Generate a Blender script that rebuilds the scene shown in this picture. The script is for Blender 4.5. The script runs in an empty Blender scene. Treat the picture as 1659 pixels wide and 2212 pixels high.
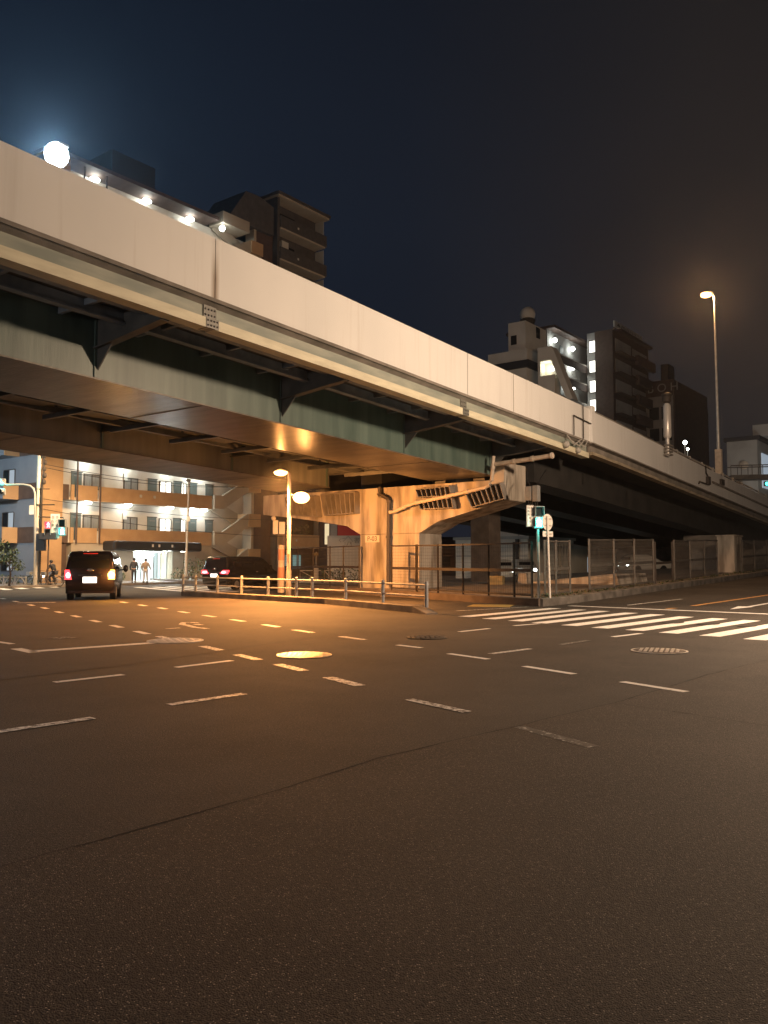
import bpy, math, random
from mathutils import Vector, Matrix
from math import radians as R, sin, cos, tan, pi, sqrt
random.seed(7)
SC = bpy.context.scene
COL = SC.collection

# ------------------------------------------------------------------ camera
CAM_H = 1.55
PITCH = math.atan(109/1790)
cam = bpy.data.cameras.new('camera')
cam.sensor_fit = 'VERTICAL'; cam.sensor_height = 36.0; cam.sensor_width = 27.0
cam.lens = 1790/2212*36.0
cam.clip_end = 2000; cam.clip_start = 0.05
cam_o = bpy.data.objects.new('camera', cam); COL.objects.link(cam_o)
cam_o.location = (0, 0, CAM_H); cam_o.rotation_euler = (R(90)+PITCH, 0, 0)
SC.camera = cam_o

# ------------------------------------------------------------------ night sky
w = bpy.data.worlds.new('World'); SC.world = w; w.use_nodes = True
nt = w.node_tree; nt.nodes.clear()
out = nt.nodes.new('ShaderNodeOutputWorld'); bg = nt.nodes.new('ShaderNodeBackground')
tc = nt.nodes.new('ShaderNodeTexCoord'); sep = nt.nodes.new('ShaderNodeSeparateXYZ')
nt.links.new(tc.outputs['Generated'], sep.inputs[0])
mr = nt.nodes.new('ShaderNodeMapRange'); mr.inputs[1].default_value = -0.5; mr.inputs[2].default_value = 0.55
nt.links.new(sep.outputs['X'], mr.inputs[0])
ramp = nt.nodes.new('ShaderNodeValToRGB'); cr = ramp.color_ramp
cr.elements[0].position = 0; cr.elements[0].color = (0.0058, 0.0110, 0.0225, 1)
cr.elements[1].position = 1; cr.elements[1].color = (0.0120, 0.0098, 0.0096, 1)
e = cr.elements.new(0.5); e.color = (0.0075, 0.0100, 0.0165, 1)
e = cr.elements.new(0.78); e.color = (0.0140, 0.0125, 0.0132, 1)
nt.links.new(mr.outputs[0], ramp.inputs[0])
mrz = nt.nodes.new('ShaderNodeMapRange'); mrz.inputs[1].default_value = 0.0; mrz.inputs[2].default_value = 0.8
mrz.inputs[3].default_value = 1.25; mrz.inputs[4].default_value = 0.75
nt.links.new(sep.outputs['Z'], mrz.inputs[0])
wn = nt.nodes.new('ShaderNodeTexNoise'); wn.inputs['Scale'].default_value = 1.7; wn.inputs['Detail'].default_value = 5
nt.links.new(tc.outputs['Generated'], wn.inputs['Vector'])
wr = nt.nodes.new('ShaderNodeMapRange'); wr.inputs[1].default_value = 0.3; wr.inputs[2].default_value = 0.7; wr.inputs[3].default_value = 0.84; wr.inputs[4].default_value = 1.18
nt.links.new(wn.outputs['Fac'], wr.inputs[0])
wm = nt.nodes.new('ShaderNodeVectorMath'); wm.operation = 'SCALE'; nt.links.new(ramp.outputs[0], wm.inputs[0]); nt.links.new(wr.outputs[0], wm.inputs['Scale'])
nt.links.new(wm.outputs[0], bg.inputs[0]); nt.links.new(mrz.outputs[0], bg.inputs[1])
nt.links.new(bg.outputs[0], out.inputs[0])
SC.view_settings.view_transform = 'Standard'; SC.view_settings.look = 'None'
SC.view_settings.gamma = 1.0; SC.view_settings.exposure = 0.0
SC.cycles.max_bounces = 6; SC.cycles.diffuse_bounces = 3; SC.cycles.glossy_bounces = 3
SC.cycles.sample_clamp_indirect = 3.0
SC.cycles.use_denoising = True
SC.cycles.use_adaptive_sampling = True; SC.cycles.adaptive_threshold = 0.02
# lamp powers (W): every lamp of the scene is built with its fixture further down
P_STREET, P_LEFT_FILL, P_UNDER, P_LEFT, P_FAR_FILL = 15500, 2200, 17500, 3500, 900
HAZE = 0.00025
SODIUM = (1.0, 0.385, 0.095); WARM = (1.0, 0.66, 0.40); COOL = (0.86, 0.95, 1.0)

# ------------------------------------------------------------------ geometry of the place
F, CX, CY = 1790.0, 829.5, 1106.0
def ray(x, y):
    a = (x-CX)/F; b = (CY-y)/F
    return Vector((a, cos(PITCH)-b*sin(PITCH), sin(PITCH)+b*cos(PITCH)))
def gp(x, y, z=0.0):                      # point of height z seen at photo pixel (x, y)
    r = ray(x, y); k = (z-CAM_H)/r.z
    return Vector((r.x*k, r.y*k, z))
def at(x, y, Y):                          # point at distance Y
    r = ray(x, y); k = Y/r.y
    return Vector((r.x*k, Y, CAM_H+r.z*k))
AZ = R(37.3)                              # direction of the overpass
U = Vector((sin(AZ), cos(AZ))); N = Vector((cos(AZ), -sin(AZ)))
C0 = Vector((1.65, 39.0))                 # near corner of the pier
def w2b(p): d = Vector((p[0], p[1]))-C0; return d.dot(N), d.dot(U)
def b2w(s, t, z=0): q = C0+N*s+U*t; return Vector((q.x, q.y, z))
def frame_pt(x, y, o, s=None, t=None):    # pixel on the plane s=const or t=const of a frame parallel to the overpass
    r = ray(x, y); r2 = Vector((r.x, r.y)); o = Vector(o)
    if s is not None: k = (o.dot(N)+s)/r2.dot(N)
    else: k = (o.dot(U)+t)/r2.dot(U)
    p = r2*k-o
    return p.dot(N), p.dot(U), CAM_H+r.z*k
def bpx(x, y, s=None, t=None): return frame_pt(x, y, C0, s, t)
def H(x, y):                              # the street on the right climbs gently
    q = x*N.x+y*N.y; p = x*U.x+y*U.y
    b = min(1, max(0, (q+36)/14)); b = b*b*(3-2*b)
    return b*min(1.4, 0.0225*max(0, p-29))
ZB = [(-90, 9.95), (-40, 8.75), (-24, 8.19), (-13.3, 7.78), (-7.7, 7.54), (-2.4, 7.34), (4, 7.06), (8.4, 6.83),
      (12, 6.61), (19.6, 6.17), (37.6, 5.16), (60, 3.75), (100, 1.3)]
def zb(t):                                # underside of the parapet along the overpass
    for (a, za), (b, zb_) in zip(ZB, ZB[1:]):
        if t <= b: return za+(zb_-za)*(t-a)/(b-a)
    return ZB[-1][1]

# ------------------------------------------------------------------ materials
def lin(c): return tuple(c)+(1,) if len(c) == 3 else c
def mat(name, col, rough=0.7, col2=None, scale=3.0, stretch=(1, 1, 1), metal=0.0, bump=0.0, bscale=40, detail=5,
        spec=0.5, contrast=(0.35, 0.65), alpha=1.0):
    m = bpy.data.materials.new(name); m.use_nodes = True
    n = m.node_tree; b = n.nodes['Principled BSDF']
    b.inputs['Base Color'].default_value = lin(col); b.inputs['Roughness'].default_value = rough
    b.inputs['Metallic'].default_value = metal; b.inputs['Specular IOR Level'].default_value = spec
    if col2 is not None or bump:
        tc = n.nodes.new('ShaderNodeTexCoord'); mp = n.nodes.new('ShaderNodeMapping')
        mp.inputs['Scale'].default_value = stretch
        n.links.new(tc.outputs['Object'], mp.inputs[0])
    if col2 is not None:
        t = n.nodes.new('ShaderNodeTexNoise'); t.inputs['Scale'].default_value = scale; t.inputs['Detail'].default_value = detail
        n.links.new(mp.outputs[0], t.inputs['Vector'])
        r = n.nodes.new('ShaderNodeValToRGB'); r.color_ramp.elements[0].position = contrast[0]; r.color_ramp.elements[1].position = contrast[1]
        r.color_ramp.elements[0].color = lin(col); r.color_ramp.elements[1].color = lin(col2)
        n.links.new(t.outputs['Fac'], r.inputs[0]); n.links.new(r.outputs[0], b.inputs['Base Color'])
    if bump:
        t2 = n.nodes.new('ShaderNodeTexNoise'); t2.inputs['Scale'].default_value = bscale; t2.inputs['Detail'].default_value = 3
        n.links.new(mp.outputs[0], t2.inputs['Vector'])
        bp = n.nodes.new('ShaderNodeBump'); bp.inputs['Strength'].default_value = bump; bp.inputs['Distance'].default_value = 0.02
        n.links.new(t2.outputs['Fac'], bp.inputs['Height']); n.links.new(bp.outputs[0], b.inputs['Normal'])
    return m
def emit(name, col, strength):
    m = bpy.data.materials.new(name); m.use_nodes = True
    b = m.node_tree.nodes['Principled BSDF']
    b.inputs['Base Color'].default_value = (0.3, 0.3, 0.3, 1)
    b.inputs['Emission Color'].default_value = lin(col); b.inputs['Emission Strength'].default_value = strength
    return m
def asphalt(name, base, warm, stone, rough=0.62):
    m = bpy.data.materials.new(name); m.use_nodes = True
    n = m.node_tree; b = n.nodes['Principled BSDF']
    tc = n.nodes.new('ShaderNodeTexCoord')
    big = n.nodes.new('ShaderNodeTexNoise'); big.inputs['Scale'].default_value = 0.45; big.inputs['Detail'].default_value = 6
    fine = n.nodes.new('ShaderNodeTexNoise'); fine.inputs['Scale'].default_value = 55; fine.inputs['Detail'].default_value = 4
    vo = n.nodes.new('ShaderNodeTexVoronoi'); vo.inputs['Scale'].default_value = 125
    for t in (big, fine, vo): n.links.new(tc.outputs['Object'], t.inputs['Vector'])
    r1 = n.nodes.new('ShaderNodeValToRGB'); r1.color_ramp.elements[0].position = 0.3; r1.color_ramp.elements[1].position = 0.7
    r1.color_ramp.elements[0].color = lin(base); r1.color_ramp.elements[1].color = lin(warm)
    n.links.new(big.outputs['Fac'], r1.inputs[0])
    r2 = n.nodes.new('ShaderNodeValToRGB'); r2.color_ramp.elements[0].position = 0.35; r2.color_ramp.elements[1].position = 0.68
    r2.color_ramp.elements[0].color = (0.55, 0.55, 0.55, 1); r2.color_ramp.elements[1].color = (1.5, 1.5, 1.5, 1)
    n.links.new(fine.outputs['Fac'], r2.inputs[0])
    mx = n.nodes.new('ShaderNodeMix'); mx.data_type = 'RGBA'; mx.blend_type = 'MULTIPLY'; mx.inputs[0].default_value = 1
    n.links.new(r1.outputs[0], mx.inputs[6]); n.links.new(r2.outputs[0], mx.inputs[7])
    st = n.nodes.new('ShaderNodeTexNoise'); st.inputs['Scale'].default_value = 0.16; st.inputs['Detail'].default_value = 9; st.inputs['Roughness'].default_value = 0.65
    n.links.new(tc.outputs['Object'], st.inputs['Vector'])
    rs = n.nodes.new('ShaderNodeValToRGB'); rs.color_ramp.elements[0].position = 0.38; rs.color_ramp.elements[1].position = 0.62
    rs.color_ramp.elements[0].color = (0.58, 0.58, 0.60, 1); rs.color_ramp.elements[1].color = (1.30, 1.28, 1.24, 1)
    n.links.new(st.outputs['Fac'], rs.inputs[0])
    mx0 = n.nodes.new('ShaderNodeMix'); mx0.data_type = 'RGBA'; mx0.blend_type = 'MULTIPLY'; mx0.inputs[0].default_value = 1
    n.links.new(mx.outputs[2], mx0.inputs[6]); n.links.new(rs.outputs[0], mx0.inputs[7]); mx = mx0
    # a scatter of pale stones: random value per cell picks the few bright ones
    sp = n.nodes.new('ShaderNodeSeparateColor'); n.links.new(vo.outputs['Color'], sp.inputs[0])
    g = n.nodes.new('ShaderNodeMath'); g.operation = 'GREATER_THAN'; g.inputs[1].default_value = 0.93
    n.links.new(sp.outputs[0], g.inputs[0])
    d = n.nodes.new('ShaderNodeMath'); d.operation = 'LESS_THAN'; d.inputs[1].default_value = 0.42
    n.links.new(vo.outputs['Distance'], d.inputs[0])
    a = n.nodes.new('ShaderNodeMath'); a.operation = 'MULTIPLY'
    n.links.new(g.outputs[0], a.inputs[0]); n.links.new(d.outputs[0], a.inputs[1])
    mx2 = n.nodes.new('ShaderNodeMix'); mx2.data_type = 'RGBA'
    n.links.new(a.outputs[0], mx2.inputs[0]); n.links.new(mx.outputs[2], mx2.inputs[6]); mx2.inputs[7].default_value = lin(stone)
    n.links.new(mx2.outputs[2], b.inputs['Base Color'])
    b.inputs['Roughness'].default_value = rough; b.inputs['Specular IOR Level'].default_value = 0.35
    bp = n.nodes.new('ShaderNodeBump'); bp.inputs['Strength'].default_value = 0.42; bp.inputs['Distance'].default_value = 0.012
    ad = n.nodes.new('ShaderNodeMath'); ad.operation = 'SUBTRACT'
    n.links.new(fine.outputs['Fac'], ad.inputs[0]); n.links.new(vo.outputs['Distance'], ad.inputs[1])
    n.links.new(ad.outputs[0], bp.inputs['Height']); n.links.new(bp.outputs[0], b.inputs['Normal'])
    return m
def road_paint(name, wear=0.47):
    m = bpy.data.materials.new(name); m.use_nodes = True
    n = m.node_tree; b = n.nodes['Principled BSDF']; b.inputs['Roughness'].default_value = 0.6
    tc = n.nodes.new('ShaderNodeTexCoord')
    t = n.nodes.new('ShaderNodeTexNoise'); t.inputs['Scale'].default_value = 14; t.inputs['Detail'].default_value = 8; t.inputs['Roughness'].default_value = 0.75
    n.links.new(tc.outputs['Object'], t.inputs['Vector'])
    r = n.nodes.new('ShaderNodeValToRGB'); r.color_ramp.elements[0].position = wear-0.07; r.color_ramp.elements[1].position = wear+0.05
    r.color_ramp.elements[0].color = (0.050, 0.044, 0.038, 1); r.color_ramp.elements[1].color = (0.72, 0.71, 0.69, 1)
    n.links.new(t.outputs['Fac'], r.inputs[0]); n.links.new(r.outputs[0], b.inputs['Base Color'])
    return m

M = {}
M['asphalt'] = asphalt('road asphalt', (0.036, 0.031, 0.027), (0.050, 0.044, 0.038), (0.16, 0.145, 0.13), 0.84)
M['asphalt_near'] = asphalt('older asphalt', (0.038, 0.031, 0.0255), (0.054, 0.044, 0.036), (0.27, 0.235, 0.20), 0.85)
M['asphalt_dark'] = asphalt('fresh asphalt', (0.030, 0.028, 0.027), (0.040, 0.037, 0.035), (0.10, 0.09, 0.085), 0.84)
M['ground'] = mat('bare ground', (0.07, 0.06, 0.05), 0.9, (0.10, 0.085, 0.07), 1.5, bump=0.4)
M['paving'] = mat('concrete paving', (0.16, 0.14, 0.12), 0.85, (0.23, 0.20, 0.17), 2.5, bump=0.3)
M['kerb'] = mat('kerb concrete', (0.07, 0.064, 0.058), 0.85, (0.16, 0.147, 0.135), 2.0, bump=0.3)
M['brick_kerb'] = mat('brownish kerb blocks', (0.075, 0.058, 0.048), 0.9, (0.12, 0.095, 0.08), 2.0, bump=0.3)
M['paint'] = road_paint('road paint', 0.40)
M['paint_worn'] = road_paint('worn road paint', 0.50)
M['paint_gone'] = road_paint('very worn road paint', 0.60)
M['paint_orange'] = mat('orange road paint', (0.70, 0.34, 0.08), 0.6, (0.5, 0.25, 0.08), 6)
M['seam'] = mat('tar seam', (0.024, 0.021, 0.019), 0.95, spec=0.1)
M['concrete'] = mat('pier concrete', (0.20, 0.175, 0.145), 0.85, (0.47, 0.43, 0.37), 1.5, stretch=(1.3, 1.3, 0.22), bump=0.35, bscale=18, detail=9, contrast=(0.36, 0.58))
M['concrete_dark'] = mat('dark concrete', (0.15, 0.14, 0.125), 0.9, (0.24, 0.22, 0.20), 1.5, bump=0.3)
M['girder'] = mat('green grey girder paint', (0.060, 0.100, 0.090), 0.45, (0.122, 0.178, 0.160), 1.6, stretch=(1.4, 1.4, 0.12), bump=0.22, bscale=7, contrast=(0.3, 0.72))
M['flange'] = mat('brownish grey flange paint', (0.105, 0.095, 0.08), 0.31, (0.19, 0.17, 0.145), 1.3, stretch=(0.5, 2.2, 1), bump=0.5, bscale=9, contrast=(0.3, 0.7), spec=0.22)
M['flange_far'] = mat('matt grey flange paint', (0.10, 0.09, 0.078), 0.6, (0.17, 0.152, 0.13), 1.3, stretch=(0.5, 2.2, 1), bump=0.3, bscale=8, spec=0.3)
M['girder_grey'] = mat('dull grey girder paint', (0.12, 0.125, 0.115), 0.45, (0.18, 0.185, 0.17), 1.6, stretch=(1.4, 1.4, 0.12), bump=0.2, bscale=7)
M['girder_dark'] = mat('dark mottled steel', (0.055, 0.06, 0.06), 0.6, (0.10, 0.10, 0.095), 2.0, bump=0.1)  # dark steel, mottled at random
M['ramp_steel'] = mat('shade dark ramp steel', (0.018, 0.018, 0.018), 0.75, (0.032, 0.031, 0.030), 1.0)  # deep shade under the ramp put into a near black colour
M['stringer'] = mat('blue grey steel', (0.16, 0.20, 0.24), 0.55, (0.26, 0.30, 0.34), 2.0)
M['soffit'] = mat('dark mottled soffit', (0.06, 0.055, 0.05), 0.9, (0.10, 0.09, 0.08), 1.0)  # dark tone, mottled at random
M['fascia'] = mat('grey green fascia', (0.21, 0.25, 0.23), 0.6, (0.32, 0.35, 0.31), 1.2, stretch=(1, 0.7, 3))
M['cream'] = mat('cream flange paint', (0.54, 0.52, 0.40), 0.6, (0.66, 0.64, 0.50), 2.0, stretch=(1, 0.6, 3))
M['cream_dull'] = mat('dull cream flange', (0.22, 0.19, 0.14), 0.7, (0.42, 0.36, 0.26), 1.6, stretch=(1, 0.6, 3))  # duller cream than the flange of the main span
M['green_light'] = emit('green lens', (0.05, 1.0, 0.75), 7); M['green_glow'] = emit('green walk lens', (0.0, 0.85, 0.75), 4)
M['white_core'] = emit('white lamp core', (0.85, 1, 0.98), 12)
M['red_light'] = emit('red lens', (1.0, 0.015, 0.04), 5.0); M['red_core'] = emit('red lamp core', (1.0, 0.34, 0.38), 5)
M['amber_light'] = emit('amber lens', (1.0, 0.40, 0.04), 1.9); M['amber_core'] = emit('amber lamp core', (1.0, 0.52, 0.13), 3.2)
M['plate_light'] = emit('lit number plate', (1.0, 0.97, 0.9), 2.6)
M['sodium'] = emit('sodium lens', (1.0, 0.50, 0.17), 9); M['led'] = emit('led lens', (0.86, 0.97, 1.0), 40)
M['tube'] = emit('fluorescent lamp', (0.95, 1.0, 0.92), 22)
M['dim_window'] = emit('dim window', (0.7, 0.85, 1.0), 0.35); M['lit_window'] = emit('lit window', (1.0, 0.97, 0.85), 2.2)
M['warm_window'] = emit('warm window', (1.0, 0.80, 0.45), 0.8)
M['steel'] = mat('galvanised steel', (0.42, 0.41, 0.39), 0.45, (0.55, 0.54, 0.51), 4, metal=0.6)
M['pole'] = mat('painted grey pole', (0.34, 0.33, 0.31), 0.5, (0.42, 0.41, 0.39), 4)
M['pole_brown'] = mat('brown painted pole', (0.10, 0.065, 0.045), 0.5, (0.14, 0.09, 0.06), 4)
M['rail_paint'] = mat('pale grey guard rail paint', (0.27, 0.28, 0.29), 0.55, (0.36, 0.37, 0.38), 3)
M['fence_dark'] = mat('dark brown fence steel', (0.022, 0.016, 0.013), 0.7, (0.034, 0.026, 0.02), 4)
M['fence_grey'] = mat('grey fence steel', (0.060, 0.055, 0.05), 0.6, (0.095, 0.088, 0.08), 4)
M['black'] = mat('black plastic', (0.012, 0.012, 0.013), 0.45)
M['dark_box'] = mat('dark grey housing', (0.05, 0.05, 0.055), 0.5)
M['housing'] = mat('signal housing grey', (0.22, 0.23, 0.23), 0.5, (0.28, 0.28, 0.28), 5)
M['white'] = mat('white sign face', (0.72, 0.70, 0.66), 0.5)
M['ink'] = mat('faded black ink', (0.06, 0.055, 0.05), 0.6)
M['navy_paint'] = mat('black purple car paint', (0.010, 0.007, 0.010), 0.18, spec=0.6)
M['black_paint'] = mat('black car paint', (0.010, 0.010, 0.012), 0.18, spec=0.6)
M['glass_dark'] = mat('tinted glass', (0.008, 0.008, 0.010), 0.06, spec=0.7)
M['tyre'] = mat('tyre rubber', (0.015, 0.015, 0.015), 0.8)
M['chrome'] = mat('chrome', (0.75, 0.75, 0.75), 0.15, metal=1.0)
M['alloy'] = mat('alloy rim', (0.45, 0.44, 0.42), 0.3, metal=0.8)
M['pipe'] = mat('drain pipe paint', (0.42, 0.36, 0.29), 0.6, (0.55, 0.48, 0.40), 5)
M['pipe_dark'] = mat('dark drain pipe', (0.05, 0.042, 0.036), 0.6)
M['iron'] = mat('worn iron cover', (0.26, 0.25, 0.24), 0.38, (0.40, 0.38, 0.36), 9, metal=0.85, bump=0.5, bscale=30)
M['iron_dark'] = mat('dark iron cover', (0.05, 0.045, 0.04), 0.55, (0.10, 0.09, 0.08), 9, metal=0.5, bump=0.5, bscale=30)
M['leaf'] = mat('dark leaves', (0.030, 0.055, 0.022), 0.6, (0.055, 0.085, 0.03), 2)
M['leaf2'] = mat('paler leaves', (0.06, 0.095, 0.035), 0.6, (0.085, 0.11, 0.045), 2)
M['bark'] = mat('bark', (0.08, 0.06, 0.045), 0.9, (0.12, 0.09, 0.07), 6, bump=0.5)
M['grass'] = mat('dry verge grass', (0.09, 0.075, 0.035), 0.8, (0.14, 0.11, 0.055), 3)
M['skin'] = mat('skin', (0.50, 0.33, 0.25), 0.55)
M['hair'] = mat('black hair', (0.012, 0.010, 0.009), 0.5)
M['coat_dark'] = mat('dark jacket cloth', (0.025, 0.025, 0.030), 0.85, (0.04, 0.04, 0.045), 12)
M['coat_khaki'] = mat('khaki jacket cloth', (0.24, 0.19, 0.14), 0.85, (0.30, 0.24, 0.18), 12)
M['trouser'] = mat('charcoal trousers', (0.03, 0.03, 0.035), 0.85)
M['trouser_light'] = mat('stone trousers', (0.42, 0.40, 0.37), 0.85)
M['shoe'] = mat('dark shoes', (0.02, 0.018, 0.016), 0.6)
# buildings
M['ochre'] = mat('ochre tiles', (0.46, 0.295, 0.16), 0.7, (0.52, 0.345, 0.19), 1.2, bump=0.1)
M['ochre_seam'] = mat('brown downpipe', (0.10, 0.065, 0.045), 0.6)
M['brown_tile'] = mat('dark brown tiles', (0.085, 0.055, 0.045), 0.7, (0.11, 0.075, 0.06), 2)
M['cream_wall'] = mat('cream wall', (0.55, 0.52, 0.46), 0.8, (0.62, 0.58, 0.52), 0.8)
M['beige_wall'] = mat('beige wall', (0.40, 0.35, 0.28), 0.8, (0.46, 0.41, 0.33), 0.8)
M['cool_lit_wall'] = mat('cool lit wall', (0.20, 0.23, 0.27), 0.8, (0.25, 0.28, 0.32), 0.7)  # cool lamp light on the end faces put into the colour
M['door_teal'] = mat('teal grey door', (0.10, 0.135, 0.135), 0.5)
M['frame_dark'] = mat('dark bronze frame', (0.05, 0.045, 0.04), 0.5)
M['pane'] = mat('curtained pane', (0.20, 0.21, 0.21), 0.25, (0.28, 0.29, 0.28), 5, stretch=(6, 6, 0.3))
M['pane_dark'] = mat('dark pane', (0.02, 0.022, 0.025), 0.15)
M['white_wall'] = mat('off white render', (0.50, 0.50, 0.47), 0.85, (0.58, 0.58, 0.55), 0.5)
M['grey_wall'] = mat('grey render', (0.30, 0.30, 0.29), 0.85, (0.37, 0.37, 0.36), 0.5)
M['navy_roof'] = mat('dark blue roof', (0.02, 0.022, 0.030), 0.7)
M['red_board'] = mat('red board', (0.45, 0.02, 0.025), 0.6)
M['entry_floor'] = mat('white entrance tiles', (0.70, 0.70, 0.68), 0.4)
M['entry_glow'] = emit('glowing hall panels', (0.72, 0.98, 1.0), 0.75)  # hall brightness put into its back wall and door as glow
M['orange_tape'] = mat('faded orange reflector', (0.45, 0.22, 0.14), 0.5)
M['silver'] = mat('silver wrap', (0.58, 0.56, 0.53), 0.3, metal=0.25)
M['blue_sheet'] = mat('blue sheet', (0.10, 0.15, 0.40), 0.6)
M['yellow'] = mat('yellow block', (0.24, 0.18, 0.08), 0.8, (0.30, 0.24, 0.12), 3)

def parapet_material():
    m = mat('white noise wall paint', (0.62, 0.635, 0.64), 0.55, (0.70, 0.71, 0.71), 0.55, stretch=(1, 1, 0.5), contrast=(0.25, 0.75))
    n = m.node_tree; b = n.nodes['Principled BSDF']
    link = b.inputs['Base Color'].links[0]; src = link.from_socket
    tc = n.nodes.new('ShaderNodeTexCoord')
    # faint vertical run marks, and rust that has run from the panel joints
    mp = n.nodes.new('ShaderNodeMapping'); mp.inputs['Scale'].default_value = (3, 3, 0.10); n.links.new(tc.outputs['Object'], mp.inputs[0])
    t = n.nodes.new('ShaderNodeTexNoise'); t.inputs['Scale'].default_value = 1.6; t.inputs['Detail'].default_value = 6; n.links.new(mp.outputs[0], t.inputs['Vector'])
    r = n.nodes.new('ShaderNodeMapRange'); r.inputs[1].default_value = 0.56; r.inputs[2].default_value = 0.80; r.inputs[3].default_value = 0; r.inputs[4].default_value = 0.22
    n.links.new(t.outputs['Fac'], r.inputs[0])
    sp = n.nodes.new('ShaderNodeSeparateXYZ'); n.links.new(tc.outputs['Object'], sp.inputs[0])
    a = n.nodes.new('ShaderNodeMath'); a.operation = 'ADD'; a.inputs[1].default_value = 18.72; n.links.new(sp.outputs['Y'], a.inputs[0])
    ab = n.nodes.new('ShaderNodeMath'); ab.operation = 'ABSOLUTE'; n.links.new(a.outputs[0], ab.inputs[0])
    st = n.nodes.new('ShaderNodeMapRange'); st.inputs[1].default_value = 0.04; st.inputs[2].default_value = 0.15; st.inputs[3].default_value = 0.85; st.inputs[4].default_value = 0
    n.links.new(ab.outputs[0], st.inputs[0])
    zz = n.nodes.new('ShaderNodeMapRange'); zz.inputs[1].default_value = 9.2; zz.inputs[2].default_value = 8.5; zz.inputs[3].default_value = 0.25; zz.inputs[4].default_value = 1
    n.links.new(sp.outputs['Z'], zz.inputs[0])
    ml = n.nodes.new('ShaderNodeMath'); ml.operation = 'MULTIPLY'; n.links.new(st.outputs[0], ml.inputs[0]); n.links.new(zz.outputs[0], ml.inputs[1])
    mxm = n.nodes.new('ShaderNodeMath'); mxm.operation = 'MAXIMUM'; n.links.new(ml.outputs[0], mxm.inputs[0]); n.links.new(r.outputs[0], mxm.inputs[1])
    mx = n.nodes.new('ShaderNodeMix'); mx.data_type = 'RGBA'; n.links.new(mxm.outputs[0], mx.inputs[0]); n.links.new(src, mx.inputs[6])
    mx.inputs[7].default_value = (0.24, 0.18, 0.13, 1)
    n.links.new(mx.outputs[2], b.inputs['Base Color'])
    return m
M['parapet'] = parapet_material()

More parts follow.
